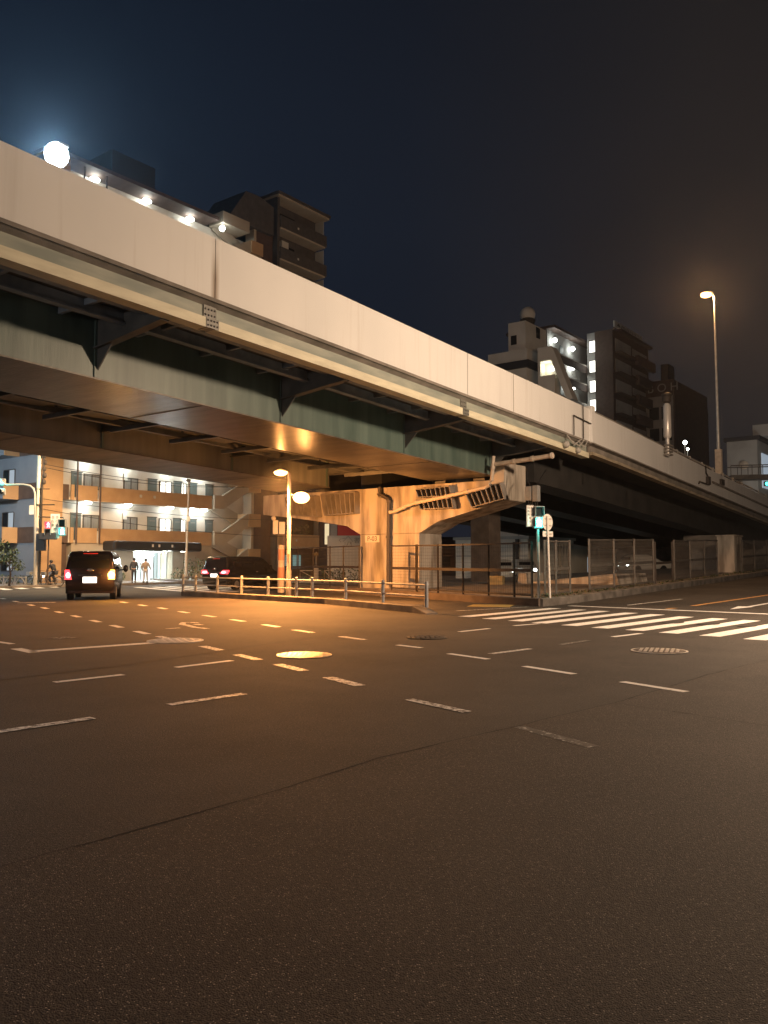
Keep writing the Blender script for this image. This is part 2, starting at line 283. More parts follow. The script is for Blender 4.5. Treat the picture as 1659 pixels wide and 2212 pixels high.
# ------------------------------------------------------------------ mesh builder
class MB:
    def __init__(s): s.v = []; s.f = []; s.m = []; s.sm = []
    def add(s, vs, fs, m=0, smooth=False):
        o = len(s.v); s.v += [tuple(v) for v in vs]
        for f in fs: s.f.append([i+o for i in f]); s.m.append(m); s.sm.append(smooth)
        return s
    def box(s, x0, x1, y0, y1, z0, z1, m=0):
        vs = [(x, y, z) for z in (z0, z1) for y in (y0, y1) for x in (x0, x1)]
        return s.add(vs, [(0, 2, 3, 1), (4, 5, 7, 6), (0, 1, 5, 4), (2, 6, 7, 3), (0, 4, 6, 2), (1, 3, 7, 5)], m)
    def bar(s, p0, p1, w, h, m=0, up=(0, 0, 1)):
        p0 = Vector(p0); p1 = Vector(p1); d = (p1-p0).normalized(); up = Vector(up)
        if abs(d.dot(up)) > 0.98: up = Vector((1, 0, 0))
        a = d.cross(up).normalized()*w/2; b = a.cross(d).normalized()*h/2
        vs = [p+x*a+y*b for p in (p0, p1) for x, y in ((-1, -1), (1, -1), (1, 1), (-1, 1))]
        return s.add(vs, [(0, 1, 2, 3), (7, 6, 5, 4), (0, 4, 5, 1), (1, 5, 6, 2), (2, 6, 7, 3), (3, 7, 4, 0)], m)
    def tube(s, pts, r, n=8, m=0, caps=True):
        pts = [Vector(p) for p in pts]; rs = r if isinstance(r, (list, tuple)) else [r]*len(pts)
        vs = []; ref = Vector((0.3, 0.5, 0.81)).normalized()
        for i, p in enumerate(pts):
            d = (pts[min(i+1, len(pts)-1)]-pts[max(i-1, 0)]).normalized()
            rf = Vector((1, 0, 0)) if abs(d.z) > 0.95 else Vector((0, 0, 1))
            a = d.cross(rf).normalized(); b = d.cross(a)
            for k in range(n): vs.append(p+(a*cos(2*pi*k/n)+b*sin(2*pi*k/n))*rs[i])
        fs = [(i*n+k, i*n+(k+1) % n, (i+1)*n+(k+1) % n, (i+1)*n+k) for i in range(len(pts)-1) for k in range(n)]
        s.add(vs, fs, m, True)
        if caps:
            o = len(s.v)-len(vs)
            s.f.append([o+k for k in range(n)][::-1]); s.m.append(m); s.sm.append(False)
            e = o+(len(pts)-1)*n; s.f.append([e+k for k in range(n)]); s.m.append(m); s.sm.append(False)
        return s
    def lathe(s, prof, c=(0, 0, 0), n=16, m=0, axis='z', smooth=True):
        vs = []
        for r, z in prof:
            for k in range(n):
                a = 2*pi*k/n; p = (r*cos(a), r*sin(a), z)
                if axis == 'y': p = (p[0], p[2], p[1])
                elif axis == 'x': p = (p[2], p[0], p[1])
                vs.append((p[0]+c[0], p[1]+c[1], p[2]+c[2]))
        L = len(prof)
        fs = [(i*n+k, i*n+(k+1) % n, (i+1)*n+(k+1) % n, (i+1)*n+k) for i in range(L-1) for k in range(n)]
        s.add(vs, fs, m, smooth); o = len(s.v)-len(vs)
        s.f.append([o+k for k in range(n)][::-1]); s.m.append(m); s.sm.append(False)
        s.f.append([o+(L-1)*n+k for k in range(n)]); s.m.append(m); s.sm.append(False)
        return s
    def ball(s, c, r, m=0, n=12, sq=(1, 1, 1)):
        prof = [(max(1e-3, sin(pi*i/8)), -cos(pi*i/8)) for i in range(9)]
        vs = []
        for rr, z in prof:
            for k in range(n):
                a = 2*pi*k/n; vs.append((c[0]+r*sq[0]*rr*cos(a), c[1]+r*sq[1]*rr*sin(a), c[2]+r*sq[2]*z))
        return s.add(vs, [(i*n+k, i*n+(k+1) % n, (i+1)*n+(k+1) % n, (i+1)*n+k) for i in range(8) for k in range(n)], m, True)
    def prism(s, poly, f0, f1, m=0):      # poly: 2-d points; f0, f1 map (a, b) to 3-d for the two caps
        n = len(poly); vs = [f0(*p) for p in poly]+[f1(*p) for p in poly]
        fs = [tuple(range(n))[::-1], tuple(range(n, 2*n))]+[(i, (i+1) % n, n+(i+1) % n, n+i) for i in range(n)]
        return s.add(vs, fs, m)
    def sweep(s, sec, ts, m=0, closed=True):   # section (s, dz) carried along the overpass
        n = len(sec); vs = [(a, t, zb(t)+dz) for t in ts for a, dz in sec]
        fs = [(i*n+k, i*n+(k+1) % n, (i+1)*n+(k+1) % n, (i+1)*n+k) for i in range(len(ts)-1) for k in range(n)]
        fs += [tuple(range(n))[::-1], tuple((len(ts)-1)*n+k for k in range(n))]
        return s.add(vs, fs, m)
    def ring_loft(s, rings, m=0, smooth=True):
        n = len(rings[0]); vs = [p for r in rings for p in r]
        s.add(vs, [(i*n+k, i*n+(k+1) % n, (i+1)*n+(k+1) % n, (i+1)*n+k) for i in range(len(rings)-1) for k in range(n)], m, smooth)
        o = len(s.v)-len(vs)
        s.f.append([o+k for k in range(n)][::-1]); s.m.append(m); s.sm.append(False)
        s.f.append([o+(len(rings)-1)*n+k for k in range(n)]); s.m.append(m); s.sm.append(False)
        return s
    def leaves(s, c, rad, count, size, m=0, shell=0.35, mats=1):
        for _ in range(count):
            while True:
                p = Vector((random.uniform(-1, 1), random.uniform(-1, 1), random.uniform(-1, 1)))
                if shell < p.length < 1: break
            p = Vector((c[0]+p.x*rad[0], c[1]+p.y*rad[1], c[2]+p.z*rad[2]))
            q = Matrix.Rotation(random.uniform(0, 6.28), 3, 'Z') @ Matrix.Rotation(random.uniform(-1.2, 1.2), 3, 'X')
            z = size*random.uniform(0.6, 1.3)
            s.add([p+q @ Vector(v) for v in ((-z*0.5, 0, 0), (0, -z*0.9, 0), (z*0.5, 0, 0.1*z), (0, z*0.9, 0))], [(0, 1, 2, 3)], m+random.randrange(mats))
        return s
    def build(s, name, mats, parent=None, bevel=0.0):
        me = bpy.data.meshes.new(name); me.from_pydata(s.v, [], s.f)
        for x in (mats if isinstance(mats, (list, tuple)) else [mats]): me.materials.append(x)
        me.polygons.foreach_set('material_index', s.m); me.polygons.foreach_set('use_smooth', s.sm)
        me.validate(); me.update()
        if any(s.sm): me.set_sharp_from_angle(angle=R(42))
        o = bpy.data.objects.new(name, me); COL.objects.link(o)
        if parent: o.parent = parent
        if bevel:
            b = o.modifiers.new('bevel', 'BEVEL'); b.width = bevel; b.segments = 2; b.limit_method = 'ANGLE'
        return o
def tag(o, label, cat, group=None):
    o['label'] = label; o['category'] = cat
    if group: o['group'] = group
    return o
def thing(name, label, cat, loc=(0, 0, 0), rz=0.0, group=None):
    o = bpy.data.objects.new(name, None); COL.objects.link(o); o.empty_display_size = 0.2
    o.location = loc; o.rotation_euler = (0, 0, rz)
    return tag(o, label, cat, group)
def structure(o): o['kind'] = 'structure'; return o
def lamp(name, parent, loc, power, col, radius=0.15, spot=None, aim=None, blend=0.6):
    l = bpy.data.lights.new(name, 'SPOT' if spot else 'POINT'); l.energy = power; l.color = col; l.shadow_soft_size = radius
    if spot: l.spot_size = R(spot); l.spot_blend = blend
    o = bpy.data.objects.new(name, l); COL.objects.link(o); o.location = loc
    if parent: o.parent = parent
    if aim is not None: o.rotation_euler = (Vector(aim)-Vector(loc)).to_track_quat('-Z', 'Y').to_euler()
    return o
def text(body, size, name, m, parent, mtx, extrude=0.004, align='CENTER', sx=1.0):
    c = bpy.data.curves.new(name, 'FONT'); c.body = body; c.size = size; c.align_x = align; c.align_y = 'CENTER'; c.extrude = extrude
    o = bpy.data.objects.new('text_source', c); COL.objects.link(o)
    bpy.context.view_layer.update()
    me = bpy.data.meshes.new_from_object(o.evaluated_get(bpy.context.evaluated_depsgraph_get()))
    bpy.data.objects.remove(o)
    me.name = name; me.materials.clear(); me.materials.append(m)
    r = bpy.data.objects.new(name, me); COL.objects.link(r); r.parent = parent; r.matrix_local = mtx @ Matrix.Diagonal((sx, 1, 1, 1))
    return r
def facing(loc, outward, up=(0, 0, 1)):   # matrix that lays text in a vertical plane whose normal is 'outward'
    z = Vector(outward).normalized(); y = Vector(up); x = y.cross(z).normalized()
    return Matrix.Translation(loc) @ Matrix((x, y, z)).transposed().to_4x4()
def frange(a, b, step):
    n = max(1, int(round((b-a)/step))); return [a+(b-a)*i/n for i in range(n+1)]

# ================================================================== ground, roads, pavements
def gph(x, y, dz=0.0):                    # point of the (gently sloping) street seen at a photo pixel
    z = 0
    for _ in range(6):
        p = gp(x, y, z); z = H(p.x, p.y)
    return Vector((p.x, p.y, z+dz))
structure(MB().add([(-600, -600, -0.03), (600, -600, -0.03), (600, 900, -0.03), (-600, 900, -0.03)], [(0, 1, 2, 3)]).build('ground', M['ground']))
b = MB(); xs = frange(-80, 110, 2.5); ys = frange(-30, 150, 2.5)
b.add([(x, y, H(x, y)) for y in ys for x in xs], [(j*len(xs)+i, j*len(xs)+i+1, (j+1)*len(xs)+i+1, (j+1)*len(xs)+i) for j in range(len(ys)-1) for i in range(len(xs)-1)])
road = structure(b.build('road', M['asphalt']))
def sheet(name, pts, m, z, parent=road):
    return MB().add([(p[0], p[1], z) for p in pts], [tuple(range(len(pts)))]).build(name, m, parent)
seam_near = [(-6.5, -1.2), (-3.6, 2.3), (-1.95, 4.31), (-0.83, 5.61), (-0.02, 6.69), (1.17, 7.87), (2.54, 9.25), (4.47, 11.55), (5.32, 12.47), (8.2, 15.4)]
sheet('asphalt_patch', seam_near+[(14, 11), (22, 3), (22, -12), (-14, -12)], M['asphalt_near'], 0.004)
sheet('asphalt_patch', [(-13, 3), (-5.05, 11.02), (-4.0, 12.47), (-2.04, 16.01), (-0.31, 19.04), (-2.6, 20.2), (-4.6, 16.6), (-6.4, 14.6), (-11, 18), (-20, 9)], M['asphalt_dark'], 0.004)
def ribbon(name, pts, wd, m, z, jitter=0.0):
    vs = []; P = [Vector((p[0], p[1])) for p in pts]
    Q = []
    for a, c in zip(P, P[1:]):
        k = max(1, int((c-a).length/0.25)); Q += [a+(c-a)*i/k for i in range(k)]
    Q.append(P[-1])
    for i, p in enumerate(Q):
        d = (Q[min(i+1, len(Q)-1)]-Q[max(i-1, 0)]).normalized(); n = Vector((-d.y, d.x)); j = random.uniform(-1, 1)*jitter
        ww = wd*(1+random.uniform(-0.4, 0.4)*(jitter > 0))
        for sgn in (-1, 1): q = p+n*(j+sgn*ww/2); vs.append((q.x, q.y, H(q.x, q.y)+z))
    return MB().add(vs, [(2*i, 2*i+1, 2*i+3, 2*i+2) for i in range(len(Q)-1)]).build(name, m, road)
ribbon('tar_seam', seam_near[1:], 0.011, M['seam'], 0.006, 0.012)
ribbon('tar_seam', [(2.54, 9.25), (3.7, 7.9), (5.4, 6.2), (8, 4.4)], 0.011, M['seam'], 0.006, 0.014)
def stroke(name, p0, p1, wd, m='paint', z=0.0065):
    return ribbon(name, [p0, p1], wd, M[m], z)
dl1 = [(-16.3, 35.6), (-14.6, 33.0), (-12.81, 30.23), (-11.51, 28.26), (-10.11, 25.93), (-8.85, 23.95), (-7.62, 22.0), (-6.48, 20.2), (-5.35, 18.42), (-4.49, 17.14), (-3.12, 15.09), (-2.24, 13.68), (-1.38, 12.34), (-0.53, 10.91)]
dl2 = [(-10.09, 32.3), (-8.72, 30.07), (-7.48, 28.12), (-6.23, 25.93), (-5.05, 24.06), (-3.91, 22.26), (-2.77, 20.41), (-1.82, 18.79), (-0.65, 17.09)]
for L, worn in ((dl1, 9), (dl2, 7)):
    for i, p in enumerate(L):
        p = Vector(p); d = (Vector(L[min(i+1, len(L)-1)])-Vector(L[max(0, i-1)])).normalized()
        stroke('lane_dash', p-d*0.45, p+d*0.45, 0.17, 'paint_worn' if i >= worn else 'paint')
stroke('stop_line', (-6.15, 14.52), (-4.45, 16.08), 0.26); stroke('stop_line', (-6.62, 15.02), (-6.0, 14.36), 0.2)
for p0, p1, m in (((-4.3, 6.85), (-2.9, 8.37), 'paint_worn'), ((-2.34, 9.13), (-1.65, 9.89), 'paint_worn'), ((-4.26, 10.82), (-3.6, 11.55), 'paint'),
                  ((-3.07, 12.34), (-2.4, 13.2), 'paint'), ((-7.6, 16.35), (-7.05, 15.85), 'paint'),
                  ((1.68, 18.63), (2.47, 19.55), 'paint'), ((3.18, 20.4), (3.93, 21.1), 'paint'), ((1.8, 14.15), (2.62, 14.99), 'paint_worn'),
                  ((3.33, 15.75), (4.06, 16.59), 'paint_gone'), ((4.76, 17.36), (5.61, 18.21), 'paint'),
                  ((1.1, 14.19), (1.67, 13.38), 'paint'), ((2.09, 12.48), (2.64, 11.61), 'paint'), ((3.09, 10.87), (3.62, 10.03), 'paint'),
                  ((0.28, 9.49), (0.86, 8.69), 'paint_worn'), ((1.27, 7.92), (1.76, 7.06), 'paint_gone'), ((0.25, 15.66), (0.68, 15.15), 'paint')):
    stroke('junction_dash', p0, p1, 0.13, m)
z7 = lambda a, c: gph(192+a*.2149, 1305.5+c*.2149)
ribbon('turn_arrow', [z7(1190, 247), z7(1060, 232), z7(985, 212), z7(935, 203), z7(952, 184), z7(1030, 183), z7(1100, 188)], 0.16, M['paint_worn'], 0.0065)
p = z7(1130, 205); ribbon('turn_arrow', [z7(1065, 208), p], 0.35, M['paint_worn'], 0.010)
stroke('turn_arrow', z7(780, 247), z7(915, 239), 0.14, 'paint_worn')
ribbon('turn_arrow', [gph(113, 1378), gph(128, 1380), gph(141, 1377), gph(162, 1378)], 0.25, M['paint_gone'], 0.0065)
SL = [(2.42, 23.6), (2.99, 22.64), (3.59, 21.84), (4.08, 21.1), (4.66, 20.26), (5.21, 19.48), (5.82, 18.82), (6.35, 18.09), (6.97, 17.36), (7.55, 16.55), (8.15, 15.75)]
SR = [(5.93, 27.99), (6.59, 27.17), (7.14, 26.4), (7.74, 25.43), (8.29, 24.65), (8.76, 23.6), (9.4, 22.83), (9.97, 22.1), (10.6, 21.35), (11.2, 20.55), (11.8, 19.75)]
cd = Vector((0.59, -0.81))
for a, c in zip(SL, SR):
    a = Vector(a)-cd*0.22; c = Vector(c)-cd*0.22
    ribbon('crosswalk_stripe', [a, c], 0.44, M['paint'], 0.0065)
for cx_, cy_, ww in ((1454, 1345.5, 25), (1530, 1348.6, 26), (1614, 1353, 22)):
    pts = [gph(cx_+ww*cos(a), cy_+2.3*sin(a), 0.016) for a in frange(0, 2*pi, 0.5)[:-1]]
    MB().add(pts, [tuple(range(len(pts)))]).build('tyre_smear', M['asphalt_dark'], road)
q0, q1 = gph(1230, 1308.8), gph(1659, 1326.8)
ribbon('stop_line', [q0, q1, q1+(q1-q0)*0.6], 0.32, M['paint'], 0.0065)
q0, q1 = gph(1440, 1315.4), gph(1659, 1283.9)
ribbon('centre_line', [q0, q1, q1+(q1-q0)*1.2], 0.17, M['paint_orange'], 0.0065)
ribbon('lane_line', [gph(1352, 1308), gph(1473, 1294)], 0.15, M['paint_worn'], 0.0065)
q0, q1 = gph(1610, 1312), gph(1659, 1303.5); d = (q1-q0)
ribbon('lane_arrow', [q0, q1, q1+d*1.5], 0.15, M['paint'], 0.0065)
dn = d.normalized(); nn = Vector((-dn.y, dn.x, 0)); q0 = gph(1577, 1317)
MB().add([q0+Vector((0, 0, .014)), q0+dn*1.5+nn*0.28+Vector((0, 0, .014)), q0+dn*1.5-nn*0.28+Vector((0, 0, .014))], [(0, 2, 1)]).build('lane_arrow', M['paint'], road)
for i in range(4):                        # far crossing over the side street on the left
    p = Vector((-21.2+0.3*i, 47.0+1.5*i)); d = Vector((-0.545, 0.839)); stroke('crosswalk_stripe', p, p+d*5, 0.5)
for i in range(6):
    p = Vector((-8.9+0.55*i, 41.9+1.1*i)); d = Vector((-0.545, 0.839)); stroke('crosswalk_stripe', p, p+d*(12-i*0.4), 0.48)

MB().add([gph(*q, 0.006) for q in ((1008, 1310.5), (1022, 1305.8), (1112, 1306.5), (1100, 1312))], [(0, 1, 2, 3)]).build('tactile_paving', mat('yellow tactile paving', (0.38, 0.27, 0.07), 0.8, (0.26, 0.19, 0.07), 5), road)
stroke('walkway_line', gph(985, 1320), gph(1140, 1311.5), 0.10, 'paint_worn'); stroke('stop_line', gph(38, 1302.5), gph(120, 1301.5), 0.3, 'paint_worn')
# raised pavement under the overpass (corner K by the crossing), its kerbs, the island kerb, the far pavement
K = Vector((5.53, 29.41)); LD = Vector((-0.546, 0.838)).normalized()
b = MB(); nrow = 26
for i in range(nrow):
    r = K+U*(i*3.0); l = K+LD*(i*2.2); 
    for k in range(9): q = r+(l-r)*k/8; b.v.append((q.x, q.y, H(q.x, q.y)+0.25))
b.f = [(i*9+k, (i+1)*9+k, (i+1)*9+k+1, i*9+k+1) for i in range(nrow-1) for k in range(8)]; b.m = [0]*len(b.f); b.sm = [False]*len(b.f)
structure(b.build('pavement', M['paving']))
def kerb_run(pts, wd, h, m, name='kerb', low=-0.04, end_slope=False):
    b = MB(); P = [Vector(p) for p in pts]; Q = []
    for a, c in zip(P, P[1:]):
        k = max(1, int((c-a).length/1.0)); Q += [a+(c-a)*i/k for i in range(k)]
    Q.append(P[-1]); rings = []
    for i, p in enumerate(Q):
        d = (Q[min(i+1, len(Q)-1)]-Q[max(i-1, 0)]).normalized(); n = Vector((-d.y, d.x)); z = H(p.x, p.y)
        hh = h if not (end_slope and i == len(Q)-1) else 0.03
        rings.append([(p.x+n.x*a, p.y+n.y*a, z+dz) for a, dz in ((-wd/2, low), (wd/2, low), (wd/2, hh-0.02), (wd/2-0.03, hh), (-wd/2+0.03, hh), (-wd/2, hh-0.02))])
    b.ring_loft(rings, 0, False)
    return structure(b.build(name, m))
kerb_run([K-U*0.02, K+U*74], 0.2, 0.275, M['kerb'])
kerb_run([K, K+LD*50], 0.2, 0.285, M['brick_kerb'])
IS0, IS1, IS2 = Vector((-9.3, 38.9)), Vector((-2.05, 31.15)), Vector((1.05, 25.75))
kerb_run([IS0, IS1, IS2, (1.45, 24.95)], 0.42, 0.22, M['kerb'], end_slope=True)
MANHOLES = [((-1.33, 13.95), 0.46, 'iron', 'wide bare iron manhole cover shining orange in the middle of the junction'),
            ((-4.12, 16.48), 0.55, 'pale_iron', 'largest manhole cover, pale grey, cutting the end of the white stop line'),
            ((0.88, 17.18), 0.42, 'iron_dark', 'darkest manhole cover, slotted, left of the crossing dashes below the kerb end'),
            ((4.81, 14.6), 0.48, 'bright_iron', 'manhole cover with a studded top just in front of the zebra crossing')]
M['bright_iron'] = mat('polished iron cover', (0.50, 0.48, 0.46), 0.45, (0.68, 0.66, 0.63), 9, metal=0.35, bump=0.4, bscale=30)
M['pale_iron'] = mat('pale worn iron cover', (0.34, 0.35, 0.36), 0.55, (0.46, 0.47, 0.48), 9, metal=0.3, bump=0.4, bscale=30)
for i, (p, r, m, lb) in enumerate(MANHOLES):
    t = thing('manhole_cover', lb, 'manhole cover', (p[0], p[1], 0.004), 0.4*i, 'manhole covers in the junction')
    MB().lathe([(r*1.0, 0.001), (r*1.0, 0.012), (r*0.93, 0.013), (r*0.93, 0.001)], n=40, m=0).build('rim', M[m], t)
    b = MB().lathe([(r*0.91, 0.0), (r*0.91, 0.014), (r*0.88, 0.018), (0.001, 0.018)], n=40)
    n_lid = len(b.f); step = 0.085 if i in (0, 3) else 0.14
    for a in frange(-r, r, step):
        for c in frange(-r, r, step):
            if a*a+c*c < (r*0.82)**2:
                if i == 2: b.box(a-0.055, a+0.055, c-0.02, c+0.02, 0.016, 0.026)
                else: b.box(a-step*0.3, a+step*0.3, c-step*0.3, c+step*0.3, 0.016, 0.023)
    n_stud = len(b.f)-n_lid
    if i == 3: b.m = [0]*(len(b.f)-n_stud)+[1]*n_stud
    b.build('lid', [M['iron_dark'], M[m]] if i == 3 else M[m], t)
# far pavement in front of the flats
B1O = Vector((-22.4, 59.0))
def b1w(s, t, z=0): q = B1O+N*s+U*t; return Vector((q.x, q.y, z))
b = MB(); pts = [b1w(5.2, -14), b1w(5.2, 42), b1w(-3.2, 42), b1w(-3.2, -14)]
b.prism([(p.x, p.y) for p in pts], lambda x, y: (x, y, -0.02), lambda x, y: (x, y, 0.13)); structure(b.build('pavement', M['paving']))

# ================================================================== overpass
BROT = -AZ
br = thing('overpass', 'long elevated road with white parapet wall and green steel box girders', 'overpass', (C0.x, C0.y, 0), BROT)
T0 = -78.0; TJ = 3.8
joints = [T0, -65.5, -53.8, -42.1, -30.4, -18.72, -7.0, TJ]
def steps(a, c, d=2.4): return frange(a, c, d)
for a, c in zip(joints, joints[1:]):
    MB().sweep([(6.72, 0.0), (7.0, 0.0), (7.0, 1.50), (6.72, 1.50)], steps(a+0.012, c-0.012), 0).build('parapet_panel', M['parapet'], br)
MB().sweep([(6.60, -0.30), (6.95, -0.10), (7.02, -0.10), (7.02, -0.012), (6.60, -0.012)], steps(T0, TJ), 0).build('deck_edge', M['concrete_dark'], br)
for a, c in zip(joints, joints[1:]):
    MB().sweep([(6.62, -0.50), (6.80, -0.50), (6.80, -0.11), (6.62, -0.25)], steps(a+0.1, c-0.1), 0).build('fascia_beam', M['fascia'], br)
    MB().sweep([(6.55, -0.75), (6.92, -0.75), (6.92, -0.505), (6.55, -0.505)], steps(a+0.1, c-0.1), 0).build('fascia_flange', M['cream'], br)
for t in joints[1:-1]:
    b = MB().box(6.60, 6.83, t-0.2, t+0.2, zb(t)-0.50, zb(t)-0.11); b.box(6.60, 6.932, t-0.2, t+0.2, zb(t)-0.745, zb(t)-0.501)
    for k in range(4):
        for j in range(4): b.ball((6.935 if j < 2 else 6.833, t-0.145+0.097*k, zb(t)-0.68+(0.12 if j < 2 else 0.14)*j), 0.026, 1, 6)
    b.build('splice_plate', [M['girder_grey'], M['girder_dark']], br)
MB().sweep([(-14.0, -0.28), (6.58, -0.28), (6.58, -0.02), (-14.0, -0.02)], steps(T0, TJ), 0).build('deck_slab', M['soffit'], br)
MB().sweep([(-14.2, -0.3), (-13.9, -0.3), (-13.9, 1.5), (-14.2, 1.5)], steps(T0, TJ), 0).build('parapet_panel', M['parapet'], br)
for s0, s1 in ((0.5, 3.85), (-9.5, -5.8)):
    b = MB().sweep([(s0, -1.80), (s1, -1.80), (s1, -0.285), (s0, -0.285)], steps(T0, 0.2), 0)
    gd = b.build('box_girder', M['girder' if s0 > 0 else 'girder_grey'], br)
    MB().sweep([(s0-0.07, -1.84), (s1+0.07, -1.84), (s1+0.07, -1.802), (s0-0.07, -1.802)], steps(T0, 0.2), 0).build('bottom_flange', M['flange' if s0 > 0 else 'flange_far'], gd)
    for t in (-19.9, -13.2, -6.5, -26.5, -33.1, 0.0):
        for sg, sx in ((1, s1), (-1, s0)):
            MB().box(sx-0.02 if sg > 0 else sx-0.04, sx+0.04 if sg > 0 else sx+0.02, t-0.05, t+0.05, zb(t)-1.79, zb(t)-0.29).build('stiffener', M['girder'], br)
    for t in (-16.4, -4.6, -28):
        MB().box(s0+0.02, s1-0.02, t-0.02, t+0.02, zb(t)-1.852, zb(t)-1.838).build('flange_splice', M['girder_dark'], br)
for t in [-6.5-6.68*i for i in range(-1, 10)]:
    z = zb(t)
    b = MB(); poly = [(3.86, -1.02), (4.35, -0.99), (6.55, -0.74), (6.55, -0.285), (3.86, -0.285)]
    b.prism(poly, lambda s, d: (s, t-0.02, z+d), lambda s, d: (s, t+0.02, z+d))
    b.bar((3.86, t, z-1.04), (6.56, t, z-0.77), 0.26, 0.04)
    b.prism([(3.86, -1.62), (3.86, -1.06), (4.5, -0.99)], lambda s, d: (s, t-0.02, z+d), lambda s, d: (s, t+0.02, z+d))
    b.build('bracket', M['girder_dark'], br)
    b = MB().box(-5.79, 0.49, t-0.02, t+0.02, z-1.15, z-0.285); b.box(-5.79, 0.49, t-0.14, t+0.14, z-1.19, z-1.152)
    b.build('cross_beam', M['girder_dark'], br)
for s0, dep in ((4.85, -0.62), (5.75, -0.52)):
    MB().sweep([(s0, dep), (s0+0.22, dep), (s0+0.22, dep+0.05), (s0+0.13, dep+0.05), (s0+0.13, -0.285), (s0+0.09, -0.285), (s0+0.09, dep+0.05), (s0, dep+0.05)], steps(T0, 0.2), 0).build('stringer', M['stringer'], br)
for s0 in (-1.9, -3.9):
    MB().sweep([(s0, -0.72), (s0+0.24, -0.72), (s0+0.24, -0.285), (s0, -0.285)], steps(T0, 0.2), 0).build('stringer', M['stringer'], br)
for i in range(34):
    t = -0.9-1.113*i*2
    if t < -70 or abs((t+6.5) % 6.68) < 0.3: continue
    MB().box(3.87, 6.58, t-0.05, t+0.05, zb(t)-0.44, zb(t)-0.285).build('deck_rib', M['stringer'], br)
for t in (-3.6,): MB().box(7.0005, 7.004, t-0.012, t+0.012, zb(t)+0.01, zb(t)+1.49).build('panel_joint', M['ochre_seam'], br)
# inspection walkway slung between the two girders
b = MB()
for s0, d in ((-1.25, -1.50), (-2.6, -1.50), (-1.25, -1.05)):
    b.sweep([(s0-0.1, d), (s0+0.1, d), (s0+0.1, d+0.2), (s0-0.1, d+0.2)], steps(-40, -1.0), 0)
for i in range(15):
    t = -1.5-2.6*i
    b.bar((0.45, t, zb(t)-1.55), (-3.3, t, zb(t)-1.55), 0.13, 0.16)
    b.bar((-1.25, t, zb(t)-1.4), (-1.25, t, zb(t)-0.3), 0.07, 0.07); b.bar((-2.6, t, zb(t)-1.4), (-2.6, t, zb(t)-0.3), 0.07, 0.07)
b.build('inspection_walkway', M['girder_dark'], br)
for i in range(13):
    t = -2.8-2.6*i
    if i % 3 != 1: MB().box(-2.5, -1.35, t-1.1, t+0.75, zb(t)-1.40, zb(t)-1.37).build('walkway_deck', M['girder_dark'], br)
# pipe from the girder end
# ================================================================== pier
pr = thing('bridge_pier', 'stained concrete pier with flared cap carrying the overpass, orange lit front', 'pier', (C0.x, C0.y, 0), BROT)
MB().box(-3.56, 0, 0, 1.95, -0.1, 2.92).build('column', M['concrete'], pr, 0.03)
cap = [(0, 2.924), (1.06, 3.44), (2.9, 3.86), (4.6, 4.30), (4.6, 5.95), (3.98, 5.95), (3.98, 5.2), (-10.4, 5.2), (-10.4, 4.15), (-8.25, 3.92), (-6.41, 3.67), (-4.44, 3.37), (-3.56, 2.924)]
MB().prism(cap, lambda s, z: (s, 0.0, z), lambda s, z: (s, 1.95, z)).build('pier_cap', M['concrete'], pr, 0.03)
for s0 in (1.0, 3.1, -6.5, -8.9): MB().box(s0-0.3, s0+0.3, 0.3, 1.2, 5.2, zb(0.5)-1.86).build('bearing', M['girder_dark'], pr)
def finned(pix, nf=7, dep=0.42):
    P = [bpx(x, y, t=-dep) for x, y in pix]       # four corners seen on the front of the bracket: tl, tr, br, bl
    P = [(p[0], p[2]) for p in P]
    b = MB()
    lerp = lambda a, c, k: (a[0]+(c[0]-a[0])*k, a[1]+(c[1]-a[1])*k)
    for a, c in ((P[0], P[1]), (P[3], P[2])):
        b.bar((a[0], -dep/2, a[1]), (c[0], -dep/2, c[1]), dep, 0.045)
    for i in range(nf+1):
        a = lerp(P[0], P[1], i/nf); c = lerp(P[3], P[2], i/nf)
        b.bar((a[0], -dep/2, a[1]-0.023), (c[0], -dep/2, c[1]+0.023), 0.03, dep, 0, (0, 1, 0))
    b.prism([P[0], P[1], P[2], P[3]], lambda s, z: (s, -0.05, z), lambda s, z: (s, -0.004, z), 0)
    return b.build('finned_bracket', M['concrete_dark'], pr)
finned([(692, 1068), (765, 1063), (766, 1108), (700, 1113)]); finned([(616, 1075), (679, 1071), (684, 1116), (622, 1112)])
finned([(898, 1057), (970, 1050), (973, 1071), (902, 1074)]); finned([(902, 1080), (974, 1075), (978, 1097), (907, 1100)])
finned([(1004, 1062), (1079, 1043), (1088, 1077), (1018, 1096)])
def ppx(x, y, t): p = bpx(x, y, t=t); return (p[0], t, p[2])
def pipe(name, pts, r, m, parent=pr, collars=()):
    b = MB().tube(pts, r, 10)
    for k in collars:
        p = Vector(pts[k]); d = (Vector(pts[min(k+1, len(pts)-1)])-Vector(pts[max(0, k-1)])).normalized()
        b.tube([p-d*0.06, p+d*0.06], r*1.25, 10)
    return b.build(name, m, parent)
pipe('drain_pipe', [ppx(1066, 985, -.55), ppx(1064, 1010, -.55), ppx(1062, 1038, -.55), ppx(1058, 1047, -.55), ppx(1048, 1053, -.55), ppx(1010, 1062, -.55), ppx(965, 1072.5, -.5),
     ppx(900, 1086, -.5), ppx(876, 1093, -.4), ppx(873, 1096, -.4), ppx(852, 1105, -.35), ppx(842, 1107, -.3)], 0.085, M['pipe'], pr, (1, 5, 6, 7, 9))
